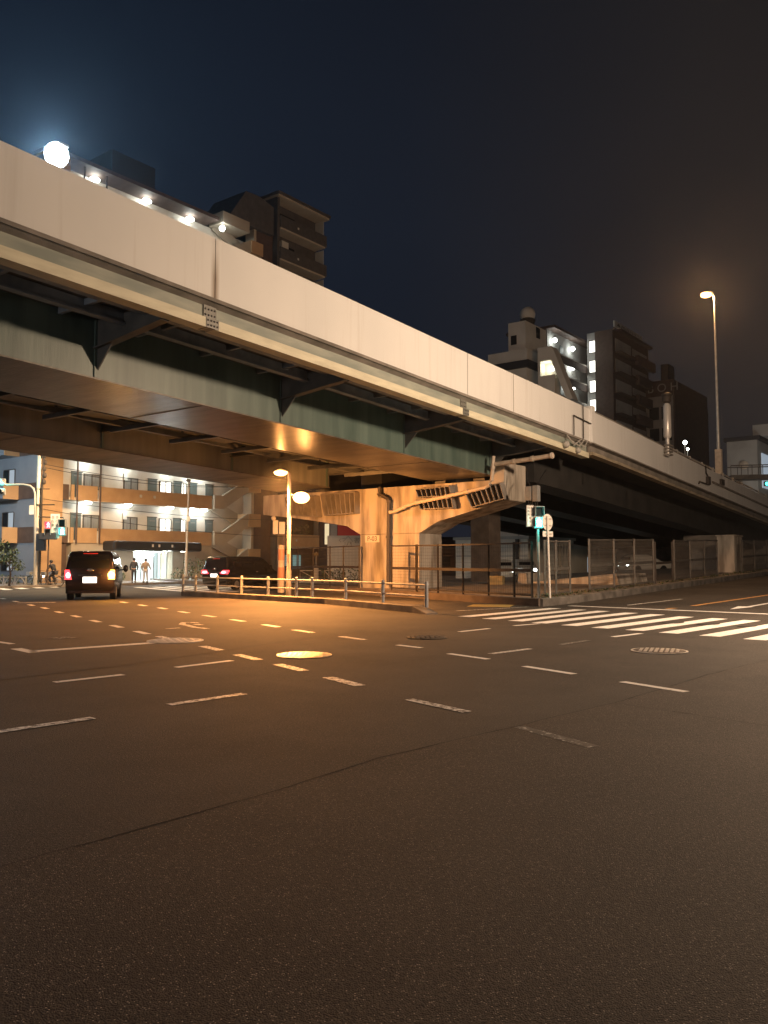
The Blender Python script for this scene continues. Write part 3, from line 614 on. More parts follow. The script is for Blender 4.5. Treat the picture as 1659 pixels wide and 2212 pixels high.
pipe('downpipe', [ppx(820, 1052, -.25), ppx(821, 1068, -.25), ppx(838, 1077, -.25), ppx(840, 1083, -.25), ppx(839, 1160, -.25), ppx(839, 1264, -.25)], 0.10, M['pipe_dark'], pr, (1, 3, 4))
pipe('drain_pipe', [ppx(1068, 1003, -.5), ppx(1110, 997, -.5), ppx(1150, 991, -.5), ppx(1192, 984, -.5)], 0.10, M['pipe'], pr, (1, 2, 3))
MB().lathe([(0.13, -0.02), (0.13, 0.02)], ppx(1192, 984, -.5), 14, 0, 'x').build('pipe_cap', M['white'], pr)
p = ppx(804, 1164, -0.012)
MB().box(p[0]-0.44, p[0]+0.44, -0.012, 0.0, p[2]-0.17, p[2]+0.17).build('number_plate', M['cream_wall'], pr)
text('P-03', 0.34, 'plate_lettering', M['ochre_seam'], pr, facing((p[0], -0.016, p[2]), (0, -1, 0)))
for i, (x0, x1, y0, y1) in enumerate(((1139, 1152, 1051, 1082), (1155, 1166, 1049, 1084))):
    a = ppx(x0, y1, -0.5); c = ppx(x1, y0, -0.5)
    b = MB().box(a[0], c[0], -0.72, -0.45, a[2]-0.0, c[2]); b.build('junction_box', M['housing'], pr, 0.015)
b = MB()
for x in (1142, 1146, 1150, 1157, 1161): b.tube([ppx(x, 1082, -.6), ppx(x+0.5, 1098, -.58), ppx(x, 1112, -.6)], 0.022, 6)
b.tube([ppx(1146, 1051, -.6), ppx(1138, 1035, -.5), ppx(1140, 1010, -.4)], 0.022, 6); b.tube([ppx(1160, 1049, -.6), ppx(1172, 1026, -.5), ppx(1180, 1015, -.2)], 0.022, 6)
b.build('cable_bundle', M['black'], pr)

# ================================================================== approach ramp beyond the expansion joint
rp = thing('approach_ramp', 'sloping end of the elevated road, dark underneath with thin coping rail', 'ramp', (C0.x, C0.y, 0), BROT)
TE = 96.0
for a, c in ((3.84, 14.4), (14.44, 26.2), (26.24, 38.0), (38.04, 50), (50.04, TE)):
    MB().sweep([(6.72, 0.0), (7.0, 0.0), (7.0, 1.44), (6.72, 1.44)], steps(a, c), 0).build('parapet_panel', M['parapet'], rp)
MB().sweep([(6.74, 1.50), (6.90, 1.50), (6.90, 1.57), (6.74, 1.57)], steps(4.2, 21.5), 0).build('coping_rail', M['concrete_dark'], rp)
b = MB().sweep([(6.62, 1.72), (6.70, 1.72), (6.70, 1.80), (6.62, 1.80)], steps(14.5, TE), 0)
b.sweep([(6.62, 1.56), (6.70, 1.56), (6.70, 1.61), (6.62, 1.61)], steps(14.5, TE), 0)
for i in range(34):
    t = 14.6+2.4*i
    b.box(6.60, 6.72, t-0.04, t+0.04, zb(t)+1.3, zb(t)+1.86)
b.build('parapet_rail', M['pole'], rp)
MB().sweep([(6.55, -0.12), (7.04, -0.06), (7.04, -0.004), (6.55, -0.004)], steps(3.84, TE), 0).build('deck_edge', M['concrete_dark'], rp)
MB().sweep([(6.62, -0.38), (6.78, -0.38), (6.78, -0.065), (6.62, -0.13)], steps(4.2, TE), 0).build('fascia_beam', M['concrete_dark'], rp)
MB().sweep([(6.50, -0.52), (6.90, -0.52), (6.90, -0.385), (6.50, -0.385)], steps(4.2, TE), 0).build('fascia_flange', M['cream_dull'], rp)
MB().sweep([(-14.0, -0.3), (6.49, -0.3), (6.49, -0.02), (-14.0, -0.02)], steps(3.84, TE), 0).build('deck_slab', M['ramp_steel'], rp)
MB().sweep([(-14.2, -0.3), (-13.9, -0.3), (-13.9, 1.5), (-14.2, 1.5)], steps(3.84, TE), 0).build('parapet_panel', M['parapet'], rp)
for s0, s1 in ((3.3, 4.7), (-1.0, 0.4), (-5.6, -4.2), (-9.9, -8.5)):
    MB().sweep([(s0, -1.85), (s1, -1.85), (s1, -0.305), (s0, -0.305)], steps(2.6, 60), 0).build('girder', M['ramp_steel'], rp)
for t in (8.0, 14.0, 20.0, 26.0):
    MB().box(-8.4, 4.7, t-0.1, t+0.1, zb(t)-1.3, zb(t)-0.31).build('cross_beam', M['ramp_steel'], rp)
b = MB().box(6.70, 7.12, 3.62, 4.0, zb(3.8)-0.05, zb(3.8)+1.66); b.build('joint_post', M['parapet'], rp, 0.02)
b = MB(); za = zb(3)
for t in (1.75, 2.75): b.tube([(7.08, t, zb(t)-0.02), (7.08, t, zb(t)+(0.85 if t < 2 else 1.5))], 0.025, 6)
b.tube([(7.08, 1.75, zb(1.75)+0.85), (7.08, 3.6, zb(3.6)+0.80)], 0.028, 6); b.build('pipe_frame', M['fence_dark'], rp)
b = MB()
for dt, dz in ((0.0, -.1), (0.5, -.3), (1.1, -.2)): b.tube([(7.0, 1.2+dt, zb(1.5)+dz), (7.1, 1.7+dt, zb(2)-0.45), (7.05, 2.6+dt*0.6, zb(3)-0.05)], 0.03, 6)
b.ball((7.05, 1.0, zb(1)-0.55), 0.16, 0, 8); b.ball((7.02, 2.3, zb(2)-0.62), 0.14, 0, 8)
b.build('loose_cables', M['pole'], rp)
b = MB().sweep([(7.03, 0.62), (7.10, 0.62), (7.10, 0.74), (7.03, 0.74)], steps(22.6, TE), 0); b.build('conduit', M['concrete_dark'], rp)
b = MB(); t = 21.2; z = zb(t)
b.tube([(7.07, t, z+1.5), (7.1, t, z+1.05), (7.1, t+0.5, z+0.8), (7.1, t+0.6, z+0.35), (7.08, t-0.3, z+0.38), (7.08, t-1.3, z+0.42), (7.08, t-1.5, z+0.28)], 0.045, 8)
b.box(7.03, 7.22, t+0.15, t+0.55, z+0.35, z+0.85); b.build('cable_box', M['fence_dark'], rp)
MB().box(-13.6, 6.3, 46, 100, -0.2, 3.0).build('abutment', M['concrete_dark'], rp)
# second row of columns under the ramp
cl = thing('bridge_column', 'slim brownish concrete column under the dark ramp behind the mesh fence', 'column', (C0.x, C0.y, 0), BROT)
MB().box(-2.05, -0.85, 8.0, 9.3, 0, 4.6).build('shaft', M['brick_kerb'], cl, 0.03)
MB().box(-2.5, -0.4, 7.8, 9.5, 4.6, zb(8.6)-1.87).build('column_head', M['concrete_dark'], cl, 0.03)
cl = thing('concrete_pillar', 'short square concrete pillar standing in the fence line under the ramp end', 'pillar', b2w(7.0, 26.4), BROT)
zg = H(*b2w(7.0, 26.4)[:2])
MB().box(-0.55, 0.55, -0.9, 1.1, zg-0.1, zg+2.62).build('shaft', M['concrete'], cl, 0.03)
MB().box(-0.62, 0.62, -0.98, 1.18, zg+2.62, zg+2.72).build('cap_stone', M['concrete'], cl, 0.02)
for s0, lb in ((3.0, 'dark square column under the ramp end just behind the short concrete pillar'), (-9.6, 'dark far column deep in the shade under the ramp')):
    cl = thing('bridge_column', lb, 'column', (C0.x, C0.y, 0), BROT)
    MB().box(s0, s0+1.9, 31, 33, 0, zb(33)-2.2).build('shaft', M['concrete_dark'], cl, 0.03); MB().box(s0-0.4, s0+2.3, 30.8, 33.2, zb(33)-2.198, zb(33)-1.86).build('column_head', M['concrete_dark'], cl)

# ================================================================== street lamps
def on_line(o, d, px):                    # point of a ground line that stands at photo column px
    k = (px-CX)/F; o = Vector(o); d = Vector(d)
    t = (k*o.y-o.x)/(d.x-k*d.y); q = o+d*t
    return q
def cobra_lamp(label, loc, rz, h, arm, col, power, lens, spot=150, group='street lamps', r0=0.10, radius=0.55, aim_tilt=0.25):
    t = thing('street_lamp', label, 'street lamp', loc, rz, group)
    MB().tube([(0, 0, 0), (0, 0, 0.9), (0, 0, 0.95), (0, 0, h-0.25)], [r0, r0, r0*0.8, r0*0.5], 10).build('pole', M['pole'], t)
    MB().tube([(0, 0, h-0.3), (0, arm*0.15, h-0.08), (0, arm*0.5, h), (0, arm, h+0.02)], r0*0.45, 8).build('arm', M['pole'], t)
    MB().ball((0, arm+0.25, h+0.06), 0.34, 0, 12, (0.55, 1.0, 0.32)).build('lamp_head', M['housing'], t)
    MB().ball((0, arm+0.27, h-0.0), 0.27, 0, 12, (0.6, 1.0, 0.45)).build('lens', lens, t)
    lamp('lamp_light', t, (0, arm+0.27, h-0.22), power, col, radius, spot, (0, arm+0.27+aim_tilt*5, h-5.5))
    return t
# unseen lamps around the junction and beyond the overpass
cobra_lamp('street lamp on the near side of the zebra crossing, beyond the right picture edge', (16.6, 18.2, H(16.6, 18.2)), R(60), 8.6, 2.0, (1.0, 0.69, 0.45), P_STREET, M['sodium'], None, 'tall street lamps around the junction')
cobra_lamp('added unseen lamp for the left parapet, beyond the left picture edge', (-19.0, 1.0, 0), R(-60), 6.4, 1.6, (1.0, 0.85, 0.78), P_LEFT_FILL, M['sodium'], None, 'tall street lamps around the junction')  # added lamp, hung low to brighten parapet and girder side
cobra_lamp('white street lamp facing the flats beyond the left picture edge', (-30.0, 46.0, 0), R(15), 8.5, 1.4, (0.80, 0.92, 1.0), P_LEFT, M['led'], None, 'tall street lamps around the junction')
cobra_lamp('added unseen lamp for the distant buildings hidden behind the overpass', (12.0, 74.0, 0), R(-60), 9.0, 1.4, (1.0, 0.9, 0.75), P_FAR_FILL, M['led'], None, 'added lamps beyond the overpass')  # added lamp that brightens the distant buildings
cobra_lamp('added unseen lamp for the distant buildings hidden behind the ramp', (46.0, 92.0, 0), R(-60), 9.0, 1.4, (1.0, 0.92, 0.8), P_FAR_FILL*1.6, M['led'], None, 'added lamps beyond the overpass')  # second added lamp for the distant buildings
# the pair of sodium lamps under the overpass
LP = on_line(IS0+Vector((.5, .1)), (IS1-IS0), 624)
lx, ly = LP.x, LP.y
M['pole_purple'] = mat('dull dark pole paint', (0.11, 0.10, 0.105), 0.6, (0.15, 0.14, 0.14), 4)
t = thing('street_lamp', 'double headed orange sodium lamp on grey post under the overpass, behind the guard rail', 'street lamp', (lx, ly, 0))
ht = at(608, 1020, ly).z; hl = at(652, 1074, ly).z
MB().tube([(0, 0, 0), (0, 0, 1.2), (0, 0, 1.25), (0, 0, ht-0.02)], [0.11, 0.11, 0.085, 0.07], 12).build('pole', M['pole_purple'], t)
MB().tube([(0, 0, ht-0.15), (-0.05, -0.02, ht), (-0.2, -0.06, ht+0.02)], 0.05, 8).build('arm', M['pole'], t)
MB().tube([(0.0, 0, hl+0.12), (0.2, 0.02, hl+0.08), (0.34, 0.02, hl+0.05)], 0.04, 8).build('arm', M['pole'], t)
MB().ball((-0.34, -0.08, ht+0.05), 0.26, 0, 12, (1.15, 0.8, 0.5)).build('lamp_head', M['housing'], t)
MB().ball((-0.34, -0.10, ht-0.02), 0.235, 0, 12, (1.2, 0.85, 0.62)).build('lens', M['sodium'], t)
MB().ball((0.52, 0.06, hl+0.03), 0.26, 0, 12, (1.2, 0.8, 0.6)).build('lamp_head', M['housing'], t)
MB().ball((0.50, -0.02, hl-0.02), 0.28, 0, 12, (1.2, 0.9, 0.85)).build('lens', M['sodium'], t)
MB().box(-0.05, 0.05, -0.13, -0.09, 1.75, 1.9).build('reflector', M['orange_tape'], t)
lamp('lamp_light', t, (-0.34, -0.30, ht-0.22), P_UNDER, SODIUM, 0.12, 132, (-1.0, -2.5, 0), 0.5)
lamp('bowl_scatter', t, (-0.34, -0.42, ht-0.10), 60, SODIUM, 0.05)
lamp('lamp_light', t, (0.55, -0.10, hl-0.46), P_UNDER*0.30, SODIUM, 0.12, 154, (2.0, 3.6, 0), 0.30)
lamp('bowl_scatter', t, (0.55, -0.42, hl-0.05), 200, SODIUM, 0.05)
# white LED lamp on the far edge of the deck
s_, t_, z_ = bpx(126, 338, s=-12.6); zd = zb(t_)
t = thing('street_lamp', 'glaring white lamp rising above the parapet at the left of the overpass', 'street lamp', b2w(-12.6, t_, zd), BROT)
MB().tube([(0, 0, 0), (0, 0, z_-zd-0.2)], [0.12, 0.07], 10).build('pole', M['pole'], t)
MB().box(-0.5, 0.5, -0.25, 0.25, z_-zd+0.35, z_-zd+0.5).build('lamp_head', M['housing'], t, 0.04)
MB().ball((0.1, -0.15, z_-zd-0.02), 0.60, 0, 16, (0.9, 0.9, 0.95)).build('lens', M['led'], t)  # ball enlarged to the size of the lamp's glare
lamp('lamp_light', t, (0.6, -0.75, z_-zd-0.05), 8000, (0.36, 0.66, 1.0), 0.35, 120, (8.0, -6.5, z_-zd-2.6), 0.8)  # blue spot aimed at the viewer to make the haze glow
# sodium lamp on the ramp
s_, t_, z_ = bpx(1521, 640, s=6.2); zd = zb(t_)
t = thing('street_lamp', 'tall tapered lamp post with orange lamp standing on the ramp parapet', 'street lamp', b2w(6.9, t_, zd), BROT)
hh = z_-zd
MB().tube([(0, 0, 0.9), (0, 0, 2.2), (-0.05, 0, hh-0.25)], [0.115, 0.11, 0.055], 12).build('pole', M['steel'], t)
MB().tube([(-0.05, 0, hh-0.3), (-0.09, -0.04, hh-0.05), (-0.3, -0.2, hh+0.06)], 0.05, 8).build('arm', M['steel'], t)
MB().ball((-0.42, -0.28, hh+0.06), 0.36, 0, 12, (1.1, 0.9, 0.42)).build('lamp_head', M['housing'], t)
MB().ball((-0.46, -0.34, hh-0.02), 0.34, 0, 12, (1.15, 0.9, 0.6)).build('lens', M['sodium'], t)
MB().box(-0.22, 0.20, -0.16, 0.16, 1.55, 3.15).build('control_box', M['pipe'], t, 0.03)
MB().box(-0.2, 0.25, -0.35, 0.35, 0.75, 1.15).build('base_bracket', M['fence_dark'], t, 0.02)
lamp('lamp_light', t, (-0.46, -0.34, hh-0.05), 9000, (1.0, 0.5, 0.2), 0.42)
# silver wrapped post on the parapet
s_, t_, z0_ = bpx(1440, 985, s=7.15); z1_ = bpx(1440, 850, s=7.15)[2]; zd = z0_
t = thing('warning_post', 'stubby silver wrapped post with dark cap strapped to the ramp parapet', 'post', b2w(7.22, t_, zd), BROT)
hh = z1_-z0_
MB().tube([(0, 0, 0), (0, 0, 1.0)], 0.13, 14).build('pole', M['steel'], t)
MB().tube([(0, 0, 1.0), (0, 0, 1.1), (0, 0, hh-0.75), (0, 0, hh-0.6)], [0.17, 0.22, 0.21, 0.12], 14).build('silver_sleeve', M['silver'], t)
MB().lathe([(0.12, hh-0.6), (0.24, hh-0.5), (0.24, hh-0.2), (0.28, hh-0.18), (0.28, hh-0.08), (0.1, hh)], n=14).build('cap', M['fence_dark'], t)
b = MB()
for k in range(4): b.box(-0.1, 0.2, -0.3, 0.3, 0.02+0.17*k, 0.10+0.17*k)
b.build('clamp', M['concrete_dark'], t)

# ================================================================== fences and guard rail
def fence(label, pts, h, m, group, mesh=True, rails=(0.05, 0.5, 1.0), base=0.25, name='mesh_fence', wire=0.008):
    o = Vector((pts[0].x, pts[0].y, H(pts[0].x, pts[0].y)+base))
    t = thing(name, label, 'fence', o, 0, group)
    L = [Vector((p.x, p.y, H(p.x, p.y)+base))-o for p in pts]
    for p in L: MB().bar(p, p+Vector((0, 0, h+0.05)), 0.075, 0.075).build('post', m, t)
    for a, c in zip(L, L[1:]):
        for k in rails: MB().bar(a+Vector((0, 0, h*k)), c+Vector((0, 0, h*k)), 0.06 if k != 0.5 else 0.05, 0.06 if k != 0.5 else 0.12).build('rail', m, t)
        if mesh:
            d = c-a; n = max(2, int(d.length/0.13)); b = MB()
            off = Vector((-d.y, d.x, 0)).normalized()*0.04
            for i in range(1, n):
                q = a+d*i/n+off; b.bar(q+Vector((0, 0, h*0.05)), q+Vector((0, 0, h)), wire, wire)
            for k in range(1, 14):
                z = Vector((0, 0, h*k/14)); b.bar(a+z+off, c+z+off, wire, wire)
            b.build('wire_mesh', m, t)
    return t
FK = K+Vector((0.838, 0.546))*0.5
FL = lambda px: on_line(FK, LD, px)
G1, G2 = 'dark mesh fences in front of the pier', 'grey mesh fences along the ramp'
fence('dark mesh fence left of the pier, standing before the white board and shrubs', [FL(px) for px in (776, 742, 713, 677, 644, 612)], 2.05, M['fence_dark'], G1)
fence('narrow dark mesh gate across the orange pier face beside the downpipe', [FL(px) for px in (846, 899)], 2.02, M['fence_dark'], G1, wire=0.006)
fence('dark mesh fence between the pier and the walk signal at the pavement corner', [FL(px) for px in (901, 946, 1000, 1055, 1110, 1148)], 2.02, M['fence_dark'], G1, wire=0.006)
FR0 = b2w(8.25, 0); FR = lambda px: on_line((FR0.x, FR0.y), U, px)
fence('grey mesh fence panel just right of the white round sign post', [FR(px) for px in (1176, 1200, 1230)], 2.1, M['fence_grey'], G2, wire=0.010)
fence('longest grey mesh fence of three bays under the dark ramp', [FR(px) for px in (1272, 1325, 1369, 1410)], 2.15, M['fence_grey'], G2, wire=0.010)
fence('grey mesh fence panels just left of the short concrete pillar', [FR(px) for px in (1455, 1489, 1520, 1548)], 2.1, M['fence_grey'], G2, wire=0.010)
fence('grey mesh fence running off right of the short concrete pillar', [FR(px) for px in (1602, 1628, 1655, 1680)], 2.1, M['fence_grey'], G2, wire=0.010)
fence('single dark rail closing the gap between two grey mesh fences', [FR(px) for px in (1414, 1451)], 2.0, M['fence_dark'], G2, mesh=False, rails=(0.5,))
t = thing('guard_rail', 'pale steel guard rail with two tubes along the island kerb', 'guard rail', (IS0.x, IS0.y, 0))
RP = [on_line(IS0+Vector((.06, .06)), IS1-IS0, px) for px in (397, 424, 471, 523, 580, 641, 675)]+[on_line(IS1+Vector((.06, .06)), IS2-IS1, px) for px in (747, 827, 921)]
for p in RP:
    q = p-IS0; b = MB().tube([(q.x, q.y, 0.18), (q.x, q.y, 0.95)], 0.057, 12).ball((q.x, q.y, 0.95), 0.057, 0, 10, (1, 1, 0.5))
    for z in (0.40, 0.62, 0.86): b.tube([(q.x, q.y, z-0.02), (q.x, q.y, z+0.02)], 0.066, 12)
    b.build('post', M['rail_paint'], t)
for z in (0.86, 0.52):
    MB().tube([((p-IS0).x, (p-IS0).y, z) for p in RP], 0.03, 8).build('rail', M['rail_paint'], t)
# low white arched fence by the far left hedge
FA = at(-40, 1250, 52); FB = at(56, 1250, 52)
t = thing('low_fence', 'low pale garden fence of crossed arcs along the far left crossing', 'fence', (FA.x, 52, 0))
ln = FB.x-FA.x; b = MB(); b.tube([(0, 0, 0.62), (ln, 0, 0.62)], 0.03, 6); b.tube([(0, 0, 0.14), (ln, 0, 0.14)], 0.03, 6); b.build('rail', M['pole'], t)
b = MB()
for i in range(4):
    x0 = ln*i/4; x1 = ln*(i+1)/4
    b.tube([(x0+(x1-x0)*k/8, 0, 0.14+0.46*sin(pi*k/8)) for k in range(9)], 0.025, 6)
b.build('arc', M['pole'], t)
for i in range(5): MB().tube([(ln*i/4, 0, 0), (ln*i/4, 0, 0.7)], 0.035, 6).build('post', M['pole'], t)

# ================================================================== signals, signs and poles
def arcdisc(r, n=24): return [(r*cos(2*pi*i/n), r*sin(2*pi*i/n)) for i in range(n)]
def walker(mb, x, y, z, h, m=0):          # the walking figure on a pedestrian lens, facing -y
    k = h
    mb.ball((x, y, z+0.42*k), 0.075*k, m, 8, (1, 0.2, 1))
    mb.prism([(-.09, .33), (.09, .33), (.11, .05), (-.11, .05)], lambda a, c: (x+a*k, y-0.004, z+c*k), lambda a, c: (x+a*k, y, z+c*k), m)
    for pts in (((-.02, .08), (-.2, -.45)), ((.03, .08), (.16, -.2), (.2, -.45)), ((-.08, .3), (-.24, .05)), ((.08, .3), (.22, .08))):
        for a, c in zip(pts, pts[1:]): mb.bar((x+a[0]*k, y, z+a[1]*k), (x+c[0]*k, y, z+c[1]*k), 0.11*k, 0.008, m, (0, 1, 0))
def ped_signal(t, x, z, w_, h_, lit):     # two lenses, the lower green or the upper red lit
    b = MB().box(x-w_/2, x+w_/2, -0.02, 0.18, z-h_/2, z+h_/2); b.build('housing', M['housing'], t, 0.02)
    for k, name in ((1, 'upper_lens'), (-1, 'lower_lens')):
        zc = z+k*h_*0.245; on = (lit == 'green' and k < 0) or (lit == 'red' and k > 0)
        MB().box(x-w_*0.40, x+w_*0.40, -0.032, -0.022, zc-h_*0.20, zc+h_*0.20).build(name, (M['green_glow'] if lit == 'green' else M['red_light']) if on else M['pane_dark'], t)
        hd = MB().box(x-w_*0.47, x+w_*0.47, -0.20, -0.022, zc+h_*0.205, zc+h_*0.225)
        hd.box(x-w_*0.47, x-w_*0.44, -0.17, -0.022, zc-h_*0.18, zc+h_*0.204); hd.box(x+w_*0.44, x+w_*0.47, -0.17, -0.022, zc-h_*0.18, zc+h_*0.204)
        hd.build('hood', M['housing'], t)
        if on:
            f = MB(); walker(f, x, -0.04, zc, h_*0.40) ; f.build('walking_figure' if lit == 'green' else 'standing_figure', M['white_core'] if lit == 'green' else M['red_core'], t)
Y0 = 30.2
ps = at(1164.5, 1200, Y0); zg = 0.25
t = thing('pedestrian_signal', 'walk signal showing green figure with a vertical Japanese sign at the fence corner', 'signal', (ps.x, Y0, zg), R(9))
za, zb_ = at(1165, 1093, Y0).z-zg, at(1165, 1141, Y0).z-zg
MB().tube([(0, 0.1, 0), (0, 0.1, za)], 0.055, 10).build('pole', M['pole'], t)
ped_signal(t, 0.0, (za+zb_)/2, 0.36, za-zb_, 'green')
x0 = at(1136.5, 1100, Y0).x-ps.x; x1 = at(1152.5, 1100, Y0).x-ps.x; z0, z1 = at(1140, 1138, Y0).z-zg, at(1140, 1091.5, Y0).z-zg
MB().box(x0, x1, 0.0, 0.05, z0, z1).build('sign_plate', M['white'], t, 0.005)
b = MB()
for q in ((x0+.012, x1-.012, z0+.012, z0+.022), (x0+.012, x1-.012, z1-.022, z1-.012), (x0+.012, x0+.022, z0+.023, z1-.023), (x1-.022, x1-.012, z0+.023, z1-.023)): b.box(q[0], q[1], -0.004, -0.001, q[2], q[3])
b.build('sign_border', M['ink'], t)
MB().bar((x1, 0.06, (z0+z1)/2), (0, 0.06, (z0+z1)/2), 0.04, 0.04).build('sign_bracket', M['steel'], t)
for cx_, word, top in ((x0+0.08, '自転車', z1-0.10), (x1-0.08, '歩行者', z1-0.10), ((x0+x1)/2, '専用', z1-0.48)):
    for i, ch in enumerate(word):
        text(ch, 0.092, 'sign_lettering', M['ink'], t, facing((cx_, -0.003, top-0.125*i), (0, -1, 0)), 0.001)
lamp('signal_light', t, (0, -0.25, zb_+0.2), 30, (0.1, 1.0, 0.85), 0.1)
Y1 = 29.9; ps = at(1181.5, 1200, Y1); zg = 0.25
t = thing('road_sign', 'white post carrying a round sign seen from behind over a small plate', 'road sign', (ps.x+0.09, Y1, zg), R(42))
zc = at(1184, 1128, Y1).z-zg; zp = at(1183, 1153.5, Y1).z-zg
MB().tube([(0, 0, 0), (-0.1, 0, zc+0.22)], 0.038, 10).build('pole', M['white'], t)
MB().lathe([(0.30, 0), (0.30, 0.015)], (-0.02, 0.05, zc), 28, 0, 'y').build('round_plate', M['white'], t)
MB().box(-0.3, 0.3, 0.05, 0.07, zp-0.1, zp+0.1).build('small_plate', M['white'], t, 0.01)
b = MB()
for z in (zc+0.12, zc-0.12, zp): b.box(-0.2, 0.2, 0.035, 0.05, z-0.02, z+0.02)
b.build('clamp', M['steel'], t)

# left corner: utility pole with signals on it
YP = 53.0; pp = at(77, 1260, YP)
t = thing('utility_pole', 'tall concrete utility pole with steps, wires and boxes at the orange wall', 'utility pole', (pp.x, YP, 0.1))
b = MB().tube([(0, 0, 0), (0.1, 0, 13.0)], [0.17, 0.13], 12); b.build('shaft', M['cream_wall'], t)
b = MB().tube([(0.28, -0.12, 0.2), (0.30, -0.12, 6.0), (0.40, -0.12, 7.4), (0.45, -0.1, 12.6)], 0.07, 8)
for i in range(12): b.ball((0.42+0.05*(i % 2), -0.12, 6.6+0.42*i), 0.13, 0, 7, (1, 1, 1.4))
b.build('cable_riser', M['fence_dark'], t)
MB().bar((-0.1, -0.15, at(90, 1094, YP).z), (1.15, -0.15, at(90, 1094, YP).z), 0.07, 0.07).build('cross_arm', M['fence_dark'], t)
z = at(70, 1104, YP).z; MB().box(-0.42, -0.08, -0.3, 0.0, z-0.35, z+0.25).build('meter_box', M['white'], t, 0.02)
z = at(84, 1173, YP).z; MB().box(0.08, 0.65, -0.34, -0.04, z-0.6, z+0.5).build('control_box', M['dark_box'], t, 0.02)
z = at(90, 1060, YP).z; MB().bar((-0.1, -0.12, z), (0.8, -0.12, z), 0.05, 0.05).build('step', M['fence_dark'], t)
ga = Vector((-18.0, 50.3, 9.5))-Vector((pp.x, YP, 0.1))
MB().tube([(0.08, 0, ga.z-0.6), (ga.x*0.3, ga.y*0.3, ga.z-0.1), (ga.x*0.7, ga.y*0.7, ga.z), (ga.x, ga.y, ga.z)], 0.05, 8).build('lamp_arm', M['pole'], t)
MB().ball((ga.x, ga.y, ga.z+0.05), 0.36, 0, 12, (1.1, 0.7, 0.35)).build('lamp_head', M['housing'], t)
MB().ball((ga.x, ga.y, ga.z-0.03), 0.28, 0, 12, (1.1, 0.7, 0.45)).build('lens', M['sodium'], t)
lamp('lamp_light', t, (ga.x, ga.y, ga.z-0.3), 9000, (1.0, 0.64, 0.33), 0.2, 165, (ga.x-1.2, ga.y+2.0, 0))
# crossing signals on an arm of their own
YS = 52.4; sx = at(91, 1200, YS)
t = thing('pedestrian_signal', 'crossing signal lit red with a dark box below, hung by the utility pole', 'signal', (at(103, 1200, YS).x, YS, 0.1))
z = at(102, 1142, YS).z-0.1; ped_signal(t, 0, z, 0.42, 0.95, 'red')
MB().tube([(-0.02, 0.1, 0), (0, 0.1, z-0.4)], 0.05, 8).build('pole', M['pole_brown'], t)
z2 = at(100, 1158, YS).z-0.1; MB().box(-0.55, 0.5, -0.1, 0.2, z2-0.22, z2+0.2).build('control_box', M['dark_box'], t, 0.02)
lamp('signal_light', t, (0, -0.35, z+0.25), 5, (1, 0.05, 0.08), 0.1)
t = thing('pedestrian_signal', 'crossing signal lit green hanging at the end of a steel arm left of the van', 'signal', (at(133.5, 1200, YS).x, YS, 0.1))
z = at(133.5, 1139, YS).z-0.1; za = at(133.5, 1118, YS).z-0.1
ped_signal(t, 0, z, 0.46, 1.05, 'green')
xl = at(80, 1118, YS).x-at(133.5, 1118, YS).x
MB().tube([(xl, 0.1, za+0.05), (0, 0.1, za), (0, 0.1, za-0.3)], 0.04, 8).build('arm', M['fence_dark'], t)
xs_ = at(117, 1135, YS).x-at(133.5, 1135, YS).x
MB().box(xs_-0.28, xs_+0.28, 0, 0.04, z-0.7, z+0.85).build('sign_plate', M['white'], t)
for cx_, word, top in ((xs_-0.13, '自転車', z+0.62), (xs_+0.13, '歩行者', z+0.62), (xs_, '専用', z-0.16)):
    for i, ch in enumerate(word): text(ch, 0.22, 'sign_lettering', M['ink'], t, facing((cx_, -0.004, top-0.25*i), (0, -1, 0)), 0.001)
lamp('signal_light', t, (0, -0.4, z-0.25), 14, (0.1, 1.0, 0.85), 0.1)
# big vehicle signals on the curved arm at the left edge
YV = 51.5; xo = at(140*0.1389, 1045, YV)
t = thing('traffic_signal', 'vehicle signal heads on a curved arm at the left picture edge, glowing green', 'signal', (pp.x-0.25, YV, 0))
ax = [at(x, y, YV)-Vector((pp.x-0.25, YV, 0)) for x, y in ((75, 1180), (75.5, 1066), (72, 1055), (64, 1049), (50, 1046.5), (12, 1047))]
MB().tube([(ax[0].x, 0, 0.1)]+[tuple(p) for p in ax], 0.06, 8).build('arm', M['pole'], t)
for y, lit in ((1041, True), (1062, False)):
    c = at(4, y, YV)-Vector((pp.x-0.25, YV, 0))
    b = MB().box(c.x-1.05, c.x+0.22, -0.06, 0.12, c.z-0.22, c.z+0.22); b.build('housing', M['housing'], t, 0.05)
    for k in range(3):
        xx = c.x-0.8*1.0+0.4*k
        MB().lathe([(0.15, -0.075), (0.12, -0.09), (0.001, -0.10)], (xx+0.0, 0, c.z), 16, 0, 'y').build('lens', M['green_light'] if (lit and k == 2) else M['pane_dark'], t)
        MB().prism([(0.17*cos(a), 0.17*sin(a)) for a in frange(-0.3, pi+0.3, 0.4)]+[(0.155*cos(a), 0.155*sin(a)) for a in frange(-0.3, pi+0.3, 0.4)][::-1],
                   lambda a, d: (xx+a, -0.36, c.z+d), lambda a, d: (xx+a, -0.07, c.z+d)).build('hood', M['housing'], t)
    if lit: lamp('signal_light', t, (c.x-0.1, -0.6, c.z), 110, (0.1, 1.0, 0.75), 0.12)
